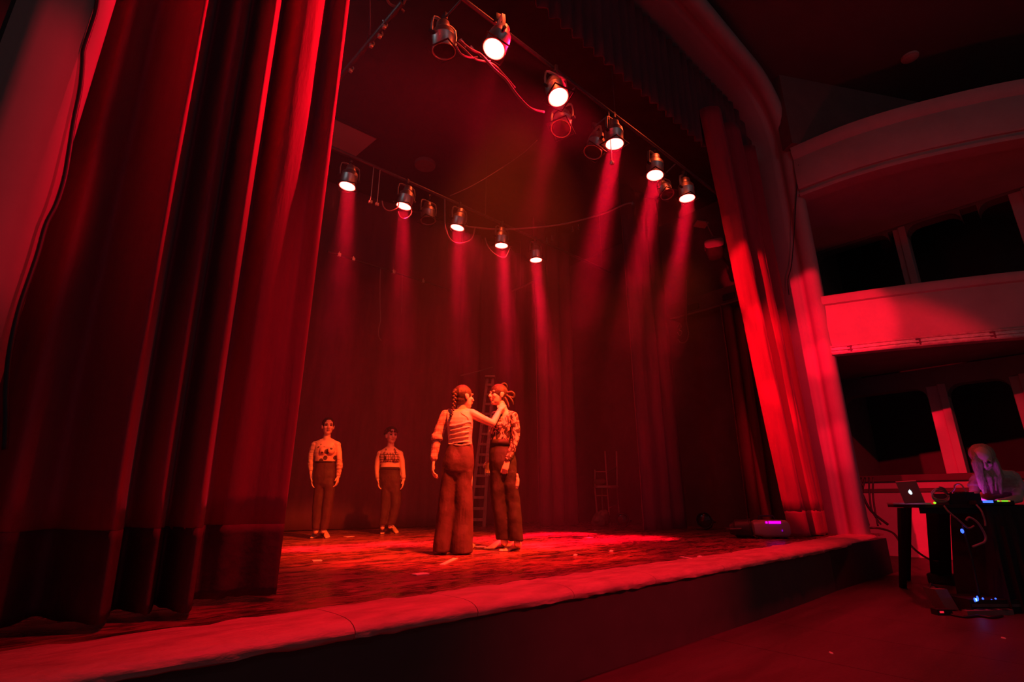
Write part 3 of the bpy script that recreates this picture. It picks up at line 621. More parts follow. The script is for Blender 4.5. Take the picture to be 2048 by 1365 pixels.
def hand(mb, wr, tip, normal, thumb, curl=.35, spread=1.0):
    """palm, four unequal fingers and a thumb off its side; normal points out of the palm side, thumb to the thumb side"""
    wr, tip = V(wr), V(tip); d = (tip-wr); Lh = d.length; d.normalize()
    th = (V(thumb)-d*V(thumb).dot(d)).normalized(); nm = d.cross(th); nm = nm if nm.dot(V(normal)) > 0 else -nm
    pl = Lh*.52
    mb.loft([(wr-d*.01, th*.020, nm*.017), (wr+d*pl*.3, th*.030, nm*.016), (wr+d*pl*.75, th*.038, nm*.014), (wr+d*pl, th*.036, nm*.012)], 14, 2.6)
    for i, (o, l) in enumerate(((.029, .46), (.010, .50), (-.009, .47), (-.027, .38))):
        b0 = wr+d*pl*.93+th*o*spread; r = .0088 if i < 3 else .0078
        c1 = curl*(.5+.14*i); d1 = (d*math.cos(c1)+nm*math.sin(c1)+th*o*3*spread).normalized(); p1 = b0+d1*Lh*l*.48
        c2 = curl*(1.5+.25*i); d2 = (d*math.cos(c2)+nm*math.sin(c2)).normalized(); p2 = p1+d2*Lh*l*.32
        c3 = curl*2.2; d3 = (d*math.cos(c3)+nm*math.sin(c3)).normalized(); p3 = p2+d3*Lh*l*.22
        mb.limb([b0, p1, p2, p3], [r*1.1, r, r*.95, r*.8], 10)
    t0 = wr+d*pl*.22+th*.024; t1 = t0+(d*.7+th*.65+nm*.25).normalized()*Lh*.22; t2 = t1+(d*.95+th*.2+nm*.2).normalized()*Lh*.17
    mb.limb([wr+d*pl*.1+th*.01, t0, t1, t2], [.014, .0125, .0105, .0085], 10)
def foot(mb, ank, heel, toe, fz=0):
    """heel and toe are points on the floor"""
    ank, heel, toe = V(ank), V(heel), V(toe); d = toe-heel; d.z = 0; Lf = d.length; d.normalize(); s_ = V((-d.y, d.x, 0)); h = V((heel.x, heel.y, fz))
    mb.rc(ank, .036, h+d*.045+UP*.045, .036)
    mb.loft([(h-d*.0+UP*.028, s_*.018, UP*.020), (h+d*.03+UP*.034, s_*.031, UP*.033), (h+d*Lf*.3+UP*.045, s_*.033, UP*.044), (h+d*Lf*.5+UP*.037, s_*.036, UP*.036), (h+d*Lf*.68+UP*.025, s_*.043, UP*.024), (h+d*Lf*.82+UP*.015, s_*.040, UP*.014)], 16, 2.2)
    for i, o in enumerate((-.030, -.013, .004, .019, .032)):
        r = (.0135, .0105, .010, .0095, .009)[i]; b0 = h+d*Lf*(.78-.02*i)+s_*o+UP*r; mb.rc(b0, r, b0+d*Lf*(.19-.018*i), r*.92, 10)
def head(mb, c, face, up=UP, k=1.0):
    c = V(c); fd = V(face).normalized(); u_ = (V(up)-fd*V(up).dot(fd)).normalized(); sd = fd.cross(u_); A = (sd, fd, u_)
    def e(x, y, z, r): mb.ell(c+(sd*x+fd*y+u_*z)*k, tuple(q*k for q in r), A, 20, 14)
    e(0, -.014, .026, (.074, .095, .094)); e(0, .018, -.026, (.062, .072, .088)); e(0, .055, -.088, (.029, .027, .024)); e(0, .028, -.062, (.055, .052, .048))
    mb.rc(c+(fd*.086+u_*.014)*k, .009*k, c+(fd*.106-u_*.024)*k, .0125*k, 10)
    for s_ in (-1, 1):
        e(s_*.011, .095, -.028, (.011, .011, .009)); e(s_*.030, .077, .030, (.026, .012, .009)); e(s_*.038, .066, -.022, (.022, .020, .022)); e(s_*.074, -.004, -.004, (.011, .021, .033)); e(s_*.079, -.014, .006, (.007, .018, .022))
    e(0, .087, -.051, (.021, .011, .006)); e(0, .085, -.063, (.018, .011, .007))
    return c, A, k
def face_parts(hd, root, browm, lips=True):
    c, (sd, fd, u_), k = hd; A = (sd, fd, u_)
    for s_ in (-1, 1):
        MB().ell(c+(sd*s_*.030+fd*.0815+u_*.008)*k, (.0155*k, .008*k, .0085*k), A, 12, 8).build('eye', M['eye'], root, 'all')
        q = MB(); q.tube([c+(sd*s_*x+fd*y+u_*z)*k for x, y, z in ((.014, .093, .027), (.03, .091, .032), (.048, .076, .026))], [.003*k, .0042*k, .002*k], 8); q.build('eyebrow', browm, root, 'all')
    if lips:
        q = MB().ell(c+(fd*.092-u_*.052)*k, (.020*k, .009*k, .005*k), A, 12, 8); q.ell(c+(fd*.090-u_*.0625)*k, (.016*k, .009*k, .0055*k), A, 12, 8); q.build('lips', M['lip'], root, 'all')
def person(d0, base_px, label, group=None):
    b = at(*base_px, d=d0); b.z = 0
    t = thing('person', b, label, 'person', group)
    def P(u, v, dd=0): return at(u, v, d=d0+dd)
    return t, P
def secs(P, L, sc):                                      # silhouette rows: (u centre, v, half width px, half depth m, depth offset)
    return [(P(u, v, dd), RGT*(hw*sc), FWD*hd) for u, v, hw, hd, dd in L]

# ---- woman upstage left, facing us
d0 = 7.69; sc = d0/1024*.985
t, P = person(d0, (640, 1076), 'woman with hair tied back, spotted top, dark trousers, standing barefoot upstage left')
fd = (-FWD*.88+RGT*.42+UP*.02).normalized()
b = MB()
tor = secs(P, [(652.5, 881, 8, .045, .0), (652.5, 886, 20, .075, 0), (652.5, 895, 22.5, .098, 0), (652, 906, 21.5, .105, 0), (651, 916, 19, .095, 0), (650, 926, 18, .09, 0), (649.5, 938, 20, .105, .01), (649, 952, 22, .11, .01), (648, 966, 20, .10, .01)], sc)
b.loft(tor); b.rc(P(653, 882), .054, P(655, 866), .047)
hd = head(b, P(656, 854), fd, k=1.10)
for u in (645, 660): b.ell(P(u+1.5, 903, -.085), (.052, .05, .052))
JL = [P(630, 891), P(624.5, 906), P(621.8, 922), P(622.2, 940), P(623.5, 956)]; JR = [P(674, 891), P(678, 906), P(679, 921), P(678, 938), P(676.5, 953)]
for J in (JL, JR): b.limb(J, [.052, .043, .037, .034, .025]); b.ell(J[0]+UP*.005, (.056, .056, .05))
b.rc(P(648, 882), .042, JL[0], .05); b.rc(P(660, 882), .042, JR[0], .05); b.rc(P(653, 879), .044, P(640, 887), .042); b.rc(P(655, 879), .044, P(667, 887), .042)
hand(b, JL[-1], P(626.5, 980, -.03), RGT, -FWD, .3); hand(b, JR[-1], P(672.5, 979, -.03), -RGT, -FWD, .45)
LG = {'l': ((641, 966), (636, 1000), (633.5, 1024), (631.5, 1064)), 'r': ((658, 966), (656, 1000), (652, 1024), (646.5, 1063))}
for k, q in LG.items(): b.limb([P(*p) for p in q], [.075, .056, .045, .034])
for (au, av), (hu, hv), (tu, tv) in (((631.5, 1064), (633, 1068), (626, 1079)), ((646.5, 1063), (645, 1068), (656.5, 1078.5))): foot(b, P(au, av), at(hu, hv, Z=0), at(tu, tv, Z=0))
remesh(b, 'body', M['skin'], t, .0065, 3, .5); face_parts(hd, t, M['darkhair'])
c, A, k = hd; A0 = A; A = tuple(v*k for v in A); q = MB().ell(c+A[2]*.034-A[1]*.024, (.085, .098, .098), A); q.ell(c-A[1]*.105+A[2]*.03, (.034, .034, .036), A)
q.limb([c-A[1]*.11+A[2]*.02, c-A[1]*.13-A[2]*.06, c-A[1]*.10-A[2]*.14-A[0]*.0, c-A[1]*.02-A[2]*.19+A[0]*.055, c+A[1]*.05-A[2]*.25+A[0]*.07], [.03, .028, .022, .016, .008])
remesh(q, 'hair', M['darkhair'], t, .006, 3, .5, (.003, 60, 20))
q = MB(); q.loft(secs(P, [(652.5, 894, 21.0, .098, 0), (652, 906, 23, .115, 0), (651, 916, 20.5, .105, 0), (650, 924.5, 19.6, .10, 0)], sc))
for u in (645, 660): q.ell(P(u+1.5, 903, -.087), (.057, .056, .056))
for u0, u1 in ((636, 642), (669, 662)): q.limb([P(u0, 897, -.06), P(u1, 886, -.05), P(u1, 882, .02), P(u0, 892, .09)], [.014, .012, .012, .014])
remesh(q, 'top', M['spots'], t, .006, 4, .5, (.004, 14, 20))
q = MB(); q.limb(JL[:4], [.058, .049, .043, .040]); q.rc(P(645, 884), .045, JL[0], .054); remesh(q, 'sleeve', M['paleshirt'], t, .006, 4, .5, (.006, 20, 40))
q = MB(); q.limb(JR[2:5], [.040, .040, .033]); q.limb([P(679, 926), P(678.5, 936)], [.046, .046]); remesh(q, 'sleeve', M['plaid'], t, .007, 3, .5, (.006, 30, 50))
q = MB(); q.loft(secs(P, [(650, 924.5, 19.4, .098, 0), (650, 930, 20, .104, 0), (649.5, 940, 21.3, .114, .01), (649, 953, 22.6, .118, .01), (648, 968, 21.5, .11, .01), (646, 976, 18, .09, .01)], sc))
for (a, w0), (bb, w1), (cc, w2), (dd_, w3) in (((640.5, 968), (637, 1000), (634.5, 1026), (632, 1060)), ((659, 968), (657, 1000), (653.5, 1026), (647.5, 1060))):
    q.loft(secs(P, [(a, w0-8, 10.5, .095, 0), (a, w0+8, 11, .092, 0), (bb, w1, 9.8, .08, 0), (cc, w2, 9.2, .072, 0), ((cc+dd_)/2, 1045, 8.2, .065, 0), (dd_, w3, 7.2, .058, 0)], sc))
remesh(q, 'trousers', M['brownpants'], t, .009, 4, .5, (.008, 11, 9))
q = MB(); q.loft(secs(P, [(650, 923.2, 19.9, .103, 0), (650, 926.8, 20.1, .105, 0)], sc)); q.build('waistband', M['pants'], t, 'all')

# ---- short curly haired woman upstage right
d0 = 8.68; sc = d0/1024*.985
t, P = person(d0, (779, 1067), 'woman with short curly hair, checked crop top, bare midriff, standing barefoot beside the ladder side')
t['label'] = 'woman with short curly hair, checked crop top and bare midriff, standing barefoot upstage'
fd = (-FWD*.82+RGT*.52+UP*.02).normalized(); b = MB()
tor = secs(P, [(780, 896, 8, .05, 0), (780, 902, 19, .08, 0), (780, 911, 20.5, .105, 0), (780.5, 921, 19.5, .112, 0), (780.5, 930, 18.3, .108, 0), (780.5, 938, 18.8, .112, 0), (781, 948, 19.8, .12, .01), (781.5, 960, 20.5, .125, .01), (782, 975, 19, .11, .01)], sc)
b.loft(tor); b.rc(P(781, 898), .058, P(782, 884), .052)
hd = head(b, P(782.5, 872.5), fd, k=1.16)
for u in (775, 789.5): b.ell(P(u+1.5, 917, -.09), (.062, .06, .058))
JL = [P(761, 909), P(756, 922), P(754, 936), P(754.5, 948), P(756, 960)]; JR = [P(799, 909), P(803.5, 922), P(805, 936), P(806.3, 948), P(807, 960)]
for J in (JL, JR): b.limb(J, [.058, .050, .042, .038, .028]); b.ell(J[0]+UP*.005, (.062, .062, .055))
b.rc(P(775, 900), .048, JL[0], .055); b.rc(P(786, 900), .048, JR[0], .055); b.rc(P(780, 896), .048, P(768, 904), .046); b.rc(P(782, 896), .048, P(793, 904), .046)
hand(b, JL[-1], P(759, 982, -.03), RGT, -FWD, .3); hand(b, JR[-1], P(805, 982, -.03), -RGT, -FWD, .3)
for q_ in (((773, 975), (771.5, 1008), (769, 1030), (764.5, 1056)), ((790, 975), (791, 1008), (786.5, 1030), (780, 1054))): b.limb([P(*p) for p in q_], [.085, .06, .047, .034])
for (au, av), (hu, hv), (tu, tv) in (((764.8, 1056), (763.5, 1060), (766, 1070.5)), ((780.5, 1054), (780.5, 1058), (796, 1069))): foot(b, P(au, av), at(hu, hv, Z=0), at(tu, tv, Z=0))
remesh(b, 'body', M['skin'], t, .0065, 3, .5); face_parts(hd, t, M['darkhair'])
c, A, k = hd; A0 = A; A = tuple(v*k for v in A); q = MB().ell(c+A[2]*.040-A[1]*.022, (.080, .092, .088), A); random.seed(5)
for i in range(70):
    th_ = random.uniform(0, 6.28); ph = random.uniform(-.15, 1.5); d_ = A[0]*math.cos(th_)*math.cos(ph)+A[1]*math.sin(th_)*math.cos(ph)+A[2]*math.sin(ph)
    if d_.dot(A[1]) > .55 and d_.dot(A[2]) < .45: continue
    q.ell(c+A[2]*.038-A[1]*.015+V((d_.x*.088, d_.y*.088, d_.z*.085)), (random.uniform(.016, .026),)*3, None, 8, 6)
for x in (-.04, -.015, .02, .045): q.ell(c+A[0]*x+A[1]*.085+A[2]*.055, (.016, .014, .018), None, 8, 6)
remesh(q, 'hair', M['darkhair'], t, .006, 2, .5, (.004, 50, 50))
q = MB(); q.loft(secs(P, [(780, 907, 20, .105, 0), (780, 914, 21.3, .118, 0), (780.5, 921, 20.6, .12, 0), (780.5, 926, 19.6, .117, 0)], sc))
for u in (775, 789.5): q.ell(P(u+1.5, 917, -.092), (.068, .066, .062))
for u0, u1 in ((768, 772), (794, 789)): q.limb([P(u0, 911, -.08), P(u1, 901, -.06), P(u1, 896, .02), P(u0, 906, .10)], [.022, .02, .018, .02])
remesh(q, 'top', M['check'], t, .006, 4, .5, (.004, 14, 20))
for J in (JL, JR): MB().limb([J[3].lerp(J[4], .35), J[3].lerp(J[4], .6)], [.040, .039]).build('cuff', M['paleshirt'], t, 'all')
q = MB(); q.loft(secs(P, [(780.5, 936, 19.2, .116, 0), (780.5, 942, 20, .122, 0), (781, 950, 20.6, .13, .01), (781.5, 962, 21.4, .133, .01), (782, 976, 20.2, .12, .01), (782, 984, 17, .10, .01)], sc))
for (a, w0), (bb, w1), (cc, w2), (dd_, w3) in (((773, 978), (772, 1008), (769.5, 1030), (765.5, 1051)), ((791, 978), (792, 1008), (787.5, 1030), (781.5, 1050))):
    q.loft(secs(P, [(a, w0-8, 10, .105, 0), (a, w0+8, 10.6, .10, 0), (bb, w1, 9.4, .085, 0), (cc, w2, 8.6, .075, 0), (dd_, w3, 7.4, .068, 0)], sc))
remesh(q, 'trousers', M['brownpants'], t, .009, 4, .5, (.008, 11, 9))
q = MB(); q.loft(secs(P, [(780.5, 935.5, 19.6, .12, 0), (780.5, 940.5, 20.4, .125, 0)], sc)); q.build('waistband', M['pants'], t, 'all')

# ---- front woman with a long plait, back to us
d0 = 5.52; sc = d0/1024*.985
t, P = person(d0, (906, 1108), 'woman with a long plait seen from behind, pale draped top and wide brown trousers')
fd = (FWD*.55+RGT*.83+UP*.02).normalized(); b = MB()
tor = secs(P, [(922, 820, 9, .05, 0), (920, 826, 25, .075, 0), (919.5, 838, 27, .10, 0), (920, 852, 25.5, .105, 0), (920, 866, 23.5, .10, 0), (920.5, 880, 22.5, .095, 0), (920, 893, 23.5, .10, 0), (918.5, 908, 27, .115, 0), (916.5, 926, 30, .125, 0), (914, 946, 29, .115, 0)], sc)
b.loft(tor); b.rc(P(922, 824), .058, P(926, 806), .048)
hd = head(b, P(928, 795, 0), fd, k=1.06)
JL = [P(892, 831), P(882, 853), P(874.5, 875), P(870.5, 897), P(867.5, 920)]
for i, r in ((0, .058),): b.ell(JL[0], (r, r, .052))
b.limb(JL, [.053, .045, .038, .034, .026]); b.rc(P(908, 827), .05, JL[0], .052)
hand(b, JL[-1], P(862.5, 962, -.0), RGT*.7+FWD, FWD-RGT*.2, .5)
JR = [P(944, 828, .0), P(964, 838, .0), P(985, 847.5, .03), P(993, 833, .10), P(1000, 820, .16)]
b.ell(JR[0], (.055, .055, .05)); b.limb(JR, [.052, .045, .038, .034, .025]); b.rc(P(932, 826), .05, JR[0], .051)
hand(b, JR[-1], P(1010, 805, .24), FWD*.6+UP*.3, -RGT*.9+UP*.2, .3)
for q_ in (((904, 946), (897, 1010), (893, 1040), (888, 1092)), ((930, 946), (931, 1010), (930, 1040), (932, 1090))): b.limb([P(*p) for p in q_], [.085, .06, .048, .036])
foot(b, P(888, 1094, 0), at(884, 1107, Z=0), at(893, 1096, Z=0)+FWD*.1); foot(b, P(936, 1094, 0), at(938, 1107.5, Z=0), at(943, 1094, Z=0)+FWD*.05)
remesh(b, 'body', M['skin'], t, .005, 3, .5); face_parts(hd, t, M['hair'])
c, A, k = hd; A0 = A; A = tuple(v*k for v in A); q = MB().ell(c+A[2]*.032-A[1]*.018, (.083, .100, .097), A); q.ell(c-A[1]*.03-A[2]*.03, (.066, .075, .06), A)
remesh(q, 'hair', M['hair'], t, .006, 3, .5, (.0025, 70, 30))
# the plait: crossing strands, hanging down the back on the left
q = MB(); top_ = P(909, 786, -.085); bot_ = P(902, 832, -.115); n = 13
q.ell(P(911, 784, -.06), (.036, .036, .036), None, 10, 8)
for i in range(n):
    f = i/(n-1); p = top_.lerp(bot_, f)+RGT*(.012*math.sin(f*3)); r = .025*(1-.5*f); s_ = 1 if i % 2 else -1
    a_ = (UP*-.8+RGT*s_*.6).normalized(); bb_ = (RGT*.8+UP*s_*.6).normalized(); q.ell(p+RGT*s_*r*.42, (r*.72, r*.62, r*1.05), (bb_, FWD, a_), 10, 8)
q.limb([bot_, bot_-UP*.03], [.011, .006], 8)
q.build('plait', M['hair'], t, 'all'); MB().rc(bot_+UP*.006, .013, bot_-UP*.006, .013, 10).build('hair_tie', M['eye'], t, 'all')
q = MB(); q.loft(secs(P, [(919.5, 843, 27.6, .107, 0), (920, 852, 26.6, .112, 0), (920, 866, 24.6, .107, 0), (920.5, 880, 23.6, .102, 0), (920.5, 890, 24, .104, 0)], sc))
for f_ in range(5):                                       # draped folds across the back
    v0 = 850+f_*9; q.tube([P(898, v0+3, -.09), P(910, v0+2-f_*.5, -.118), P(925, v0-2, -.118), P(941, v0-6+f_, -.08)], [.004, .009, .010, .004], 8)
q.tube([P(897, 888, -.085), P(912, 891, -.112), P(928, 891, -.112), P(944, 887, -.08)], .008, 8)
q.limb([P(898, 843, -.08), P(897, 829, -.055), P(899, 823, 0), P(899, 832, .07)], [.02, .018, .018, .02]); q.limb([P(941, 846, -.07), P(935, 835, -.09), P(924, 828, -.085), P(918, 821, -.05)], [.008, .007, .006, .006])
remesh(q, 'top', M['paleshirt'], t, .006, 3, .5, (.005, 9, 30))
q = MB(); q.limb(JL[:3], [.060, .056, .056]); q.rc(P(902, 827), .05, JL[0], .058); q.loft([(JL[2]+V((0, 0, .03)), RGT*.06, FWD*.06), (JL[2]-V((0, 0, .03)), RGT*.066, FWD*.062)]); remesh(q, 'sleeve', M['plaid'], t, .007, 3, .5, (.006, 40, 10))
q = MB(); q.limb([JL[2], JL[3], JL[4]+UP*.02], [.050, .045, .038]); q.rc(JL[4]+UP*.03, .042, JL[4]+UP*.02, .042); remesh(q, 'cuff', M['plaid'], t, .007, 3, .5, (.005, 40, 12))
MB().rc(JR[4].lerp(JR[3], .15), .029, JR[4].lerp(JR[3], .3), .030).build('bracelet', M['paleshirt'], t, 'all')
q = MB(); q.loft(secs(P, [(920, 890, 24.6, .116, 0), (919.5, 900, 26.5, .126, 0), (918, 912, 29.3, .138, 0), (916, 928, 31, .146, 0), (914.5, 944, 31, .14, 0), (912, 958, 28, .11, 0)], sc))
q.loft(secs(P, [(902, 935, 16, .12, 0), (899, 965, 17.5, .115, 0), (895, 1005, 17.5, .115, 0), (889.5, 1050, 18, .12, 0), (885.5, 1085, 17.5, .125, 0), (884, 1104, 17, .12, 0)], sc))
q.loft(secs(P, [(928, 935, 16.5, .125, 0), (926.5, 965, 18.5, .12, 0), (926, 1005, 19.5, .118, 0), (925, 1050, 20.5, .12, 0), (924.5, 1085, 20.5, .125, 0), (924.5, 1106, 20.3, .125, 0)], sc))
remesh(q, 'trousers', M['brownpants'], t, .009, 4, .5, (.012, 9, 5))
q = MB(); q.loft(secs(P, [(920, 889, 25, .112, 0), (919.7, 897, 26.2, .116, 0)], sc)); q.build('waistband', M['brownpants'], t, 'all')

# ---- front woman facing her, three-quarter left
d0 = 5.84; sc = d0/1024*.985
t, P = person(d0, (1010, 1103), 'woman with loosely pinned hair, leaf-print top and dark trousers, a hand laid on her neck')
fd = (-FWD*.52-RGT*.85+UP*.03).normalized(); b = MB()
tor = secs(P, [(1008, 822, 8, .05, 0), (1009, 828, 20, .085, 0), (1008.5, 840, 24, .105, 0), (1006, 855, 23.5, .11, 0), (1003, 868, 21, .10, 0), (1001, 884, 19, .095, 0), (1002, 900, 22, .105, 0), (1004.5, 916, 25, .12, 0), (1006, 935, 25, .12, 0), (1008, 955, 23, .105, 0)], sc)
b.loft(tor); b.rc(P(1008, 826), .056, P(1002, 808), .047)
hd = head(b, P(996, 791, 0), fd, k=1.06)
for u, dd in ((996, -.10), (990, .02)): b.ell(P(u, 851, dd), (.05, .05, .052))
JR = [P(1026, 834, -.06), P(1031.5, 856, -.08), P(1030.5, 878, -.09), P(1024, 900, -.11), P(1016, 921, -.13)]
b.ell(JR[0], (.055, .055, .052)); b.limb(JR, [.052, .045, .039, .035, .026]); b.rc(P(1012, 828), .05, JR[0], .052)
hand(b, JR[-1], P(1003, 958, -.15), RGT*-.2+FWD, -RGT+FWD*.2, .75)
JL = [P(990, 833, .16), P(984.5, 856, .17), P(982, 878, .17), P(979.5, 900, .15), P(976.5, 922, .13)]
b.ell(JL[0], (.05, .05, .05)); b.limb(JL, [.048, .043, .037, .034, .025]); b.rc(P(1002, 829, .05), .05, JL[0], .05)
hand(b, JL[-1], P(974.5, 957, .12), RGT, -FWD*.5-RGT, .4)
for q_ in (((996, 950), (994, 1003), (998, 1030), (1008, 1084)), ((1018, 950), (1024, 1003), (1028, 1030), (1034, 1086))): b.limb([P(*p, dd) for p, dd in zip(q_, (.0, 0, 0, 0))], [.08, .06, .048, .035])
foot(b, P(1010, 1086, .04), at(1013, 1094, Z=0), at(973, 1100.5, Z=0)); foot(b, P(1034, 1087, -.05), at(1040, 1097, Z=0), at(1004, 1105, Z=0))
remesh(b, 'body', M['skin'], t, .005, 3, .5); face_parts(hd, t, M['hair'])
c, A, k = hd; A0 = A; A = tuple(v*k for v in A); q = MB().ell(c+A[2]*.032-A[1]*.016, (.083, .100, .097), A); q.ell(c-A[1]*.045-A[2]*.035, (.062, .062, .055), A)
remesh(q, 'hair', M['hair'], t, .006, 3, .5, (.003, 60, 30))
q = MB()
def lock(pts, r0, r1): q.tube(crom(pts, 6), [r0+(r1-r0)*i/(len(pts)*6-6) for i in range(len(pts)*6-5)], 8)
lock([P(1008, 784, 0), P(1016, 786, .02), P(1023, 785, .02), P(1028, 790, .03), P(1026, 796, .03), P(1018, 794, .01), P(1012, 795, 0)], .022, .012)
lock([P(1007, 776, 0), P(1004, 770, 0), P(1010, 768, 0), P(1014, 774, .01), P(1010, 780, .01)], .016, .009)
lock([P(1010, 790, .0), P(1019, 796, 0), P(1025, 804, .0), P(1027, 810, .01)], .02, .006)
lock([P(1009, 796, -.02), P(1015, 806, -.02), P(1018, 815, -.03)], .02, .006)
q.build('hair_strands', M['hair'], t, 'all')
q = MB(); q.loft(secs(P, [(1009, 831, 21, .093, 0), (1008.5, 840, 25, .112, 0), (1006, 855, 24.6, .117, 0), (1003, 868, 22, .107, 0), (1001, 884, 20, .102, 0), (1001, 887, 20, .102, 0)], sc))
for u, dd in ((996, -.10), (990, .02)): q.ell(P(u, 851, dd), (.056, .056, .056))
q.rc(P(1014, 829), .05, JR[0], .058); q.rc(P(1003, 830, .05), .05, JL[0], .055)
remesh(q, 'top', M['leaves'], t, .006, 3, .5, (.005, 14, 20))
for J, m_ in ((JR, 'leaves'), (JL, 'paleshirt')):
    q = MB(); q.limb(J[:4]+[J[4]+UP*.012], [.059, .051, .045, .041, .034]); remesh(q, 'sleeve', M[m_], t, .006, 3, .5, (.006, 18, 40))
q = MB(); q.loft(secs(P, [(1001, 882, 20.3, .104, 0), (1001.5, 895, 22, .108, 0), (1003, 908, 25, .12, 0), (1005.5, 925, 27, .13, 0), (1007, 942, 27, .125, 0), (1008, 958, 24, .11, 0)], sc))
q.loft(secs(P, [(996, 945, 15, .115, 0), (995, 970, 15, .11, 0), (997, 1005, 14, .10, 0), (1001, 1040, 13.5, .09, 0), (1006, 1080, 13, .085, .02)], sc))
q.loft(secs(P, [(1017, 945, 16, .115, 0), (1020, 970, 16, .11, 0), (1025, 1005, 15, .10, 0), (1029, 1040, 14, .09, -.02), (1033, 1082, 13, .085, -.03)], sc))
remesh(q, 'trousers', M['pants'], t, .009, 4, .5, (.010, 10, 7))
q = MB(); q.loft(secs(P, [(1001, 881, 20.8, .108, 0), (1001.5, 893, 22.2, .113, 0)], sc)); q.build('waistband', M['pants'], t, 'all')
q = MB().loft([(P(1034, 948, -.06), RGT*.012, FWD*.03), (P(1035, 960, -.06), RGT*.02, FWD*.04), (P(1034, 972, -.06), RGT*.022, FWD*.04), (P(1031, 981, -.06), RGT*.012, FWD*.03)]); remesh(q, 'pocket_cloth', M['paleshirt'], t, .006, 2, .6, (.005, 20, 30))

# ---- technician behind the desk, leaning over it
d0 = 5.95; sc = d0/1024*.94
b0 = at(1990, 1010, d=6.05); b0.z = -.5
t = thing('person', b0, 'technician with long fair hair leaning over the dark desk in the house', 'person')
def P(u, v, dd=0): return at(u, v, d=d0+dd)
fd = (-FWD*.55-RGT*.45-UP*.55).normalized(); b = MB()
g0 = V((b0.x, b0.y, -.5)); bk = V((RGT*.12+FWD*.25))
hip = g0+bk+UP*.90
b.loft([(hip-UP*.08, RGT*.17, FWD*.12), (hip+UP*.05, RGT*.165, FWD*.12), (P(2000, 985, .12), RGT*.15, FWD*.12), (P(1995, 960, .02), RGT*.19, FWD*.12), (P(1990, 945, -.02), RGT*.17, FWD*.1), (P(1985, 940, -.03), RGT*.07, FWD*.07)])
b.rc(P(1985, 945, -.04), .06, P(1974, 925, -.1), .05)
hd = head(b, P(1966, 918, -.14), fd, k=1.12)
for s_, J in (('r', [P(2022, 955, .02), P(2036, 978, .0), P(2036, 998, -.1), P(2010, 1004, -.25), P(1996, 1004, -.3)]), ('l', [P(1958, 958, .1), P(1950, 975, .08), P(1948, 990, .0), P(1955, 998, -.15), P(1962, 1001, -.22)])):
    b.ell(J[0], (.07, .07, .065)); b.limb(J, [.06, .052, .045, .038, .028]); b.rc(P(1988, 948, 0), .06, J[0], .062)
    hand(b, J[-1], J[-1]+(J[-1]-J[-2]).normalized()*.16-UP*.01, -UP, FWD, .4)
for s_ in (-1, 1): b.limb([hip+RGT*.09*s_-UP*.05, g0+bk*.7+RGT*.10*s_+UP*.5, g0+bk+RGT*.11*s_+UP*.1], [.085, .06, .04]); foot(b, g0+bk+RGT*.11*s_+UP*.1, g0+bk+RGT*.11*s_+FWD*.08, g0+bk+RGT*.11*s_-FWD*.16, -.5)
remesh(b, 'body', M['skin'], t, .008, 3, .5); face_parts(hd, t, M['hair'], False)
c, A, k = hd; A0 = A; A = tuple(v*k for v in A); q = MB().ell(c+UP*.03-A[1]*.03, (.105, .115, .12)); 
for i in range(16):
    f = i/15; a_ = -1.35+2.7*f; s0 = c+RGT*(.10*math.sin(a_))+FWD*(-.03+.05*math.cos(a_))+UP*(.09*math.cos(a_)); out = RGT*(.115*math.sin(a_)+.02*math.sin(i*2.3))
    q.limb([s0, c+RGT*(.125*math.sin(a_))+FWD*(-.06*abs(math.cos(a_)))*(1 if abs(a_) > .7 else -.6)-UP*.05, c+out*1.1-FWD*.02-UP*.20, c+out*1.0-FWD*.0-UP*(.32+.05*math.sin(i*1.7))], [.028, .028, .024, .012], 8)
remesh(q, 'hair', M['blond'], t, .008, 3, .5, (.006, 40, 8))
q = MB(); q.loft([(hip-UP*.04, RGT*.18, FWD*.13), (hip+UP*.06, RGT*.178, FWD*.13), (P(2000, 985, .12), RGT*.162, FWD*.132), (P(1995, 960, .02), RGT*.20, FWD*.13), (P(1990, 950, -.02), RGT*.16, FWD*.10)])
J = [P(2022, 955, .02), P(2036, 978, .0)]; q.limb(J, [.078, .085]); J = [P(1958, 958, .1), P(1950, 975, .08)]; q.limb(J, [.072, .066]); q.rc(P(1990, 950, 0), .066, P(2022, 955, .02), .074); q.rc(P(1990, 950, 0), .066, P(1958, 958, .1), .068)
remesh(q, 'blouse', M['paleshirt'], t, .009, 3, .5, (.010, 16, 20))
q = MB(); q.loft([(hip+UP*.08, RGT*.178, FWD*.13), (hip-UP*.10, RGT*.19, FWD*.135), (hip-UP*.2, RGT*.16, FWD*.11)])
for s_ in (-1, 1): q.limb([hip+RGT*.09*s_-UP*.05, g0+bk*.7+RGT*.10*s_+UP*.5, g0+bk+RGT*.11*s_+UP*.09], [.10, .075, .06])
remesh(q, 'trousers', M['pants'], t, .01, 3, .5)
# ------------------------------------------------------------------ props on the stage
def fpt(u, v, z=0.0): p = at(u, v, Z=z); return p
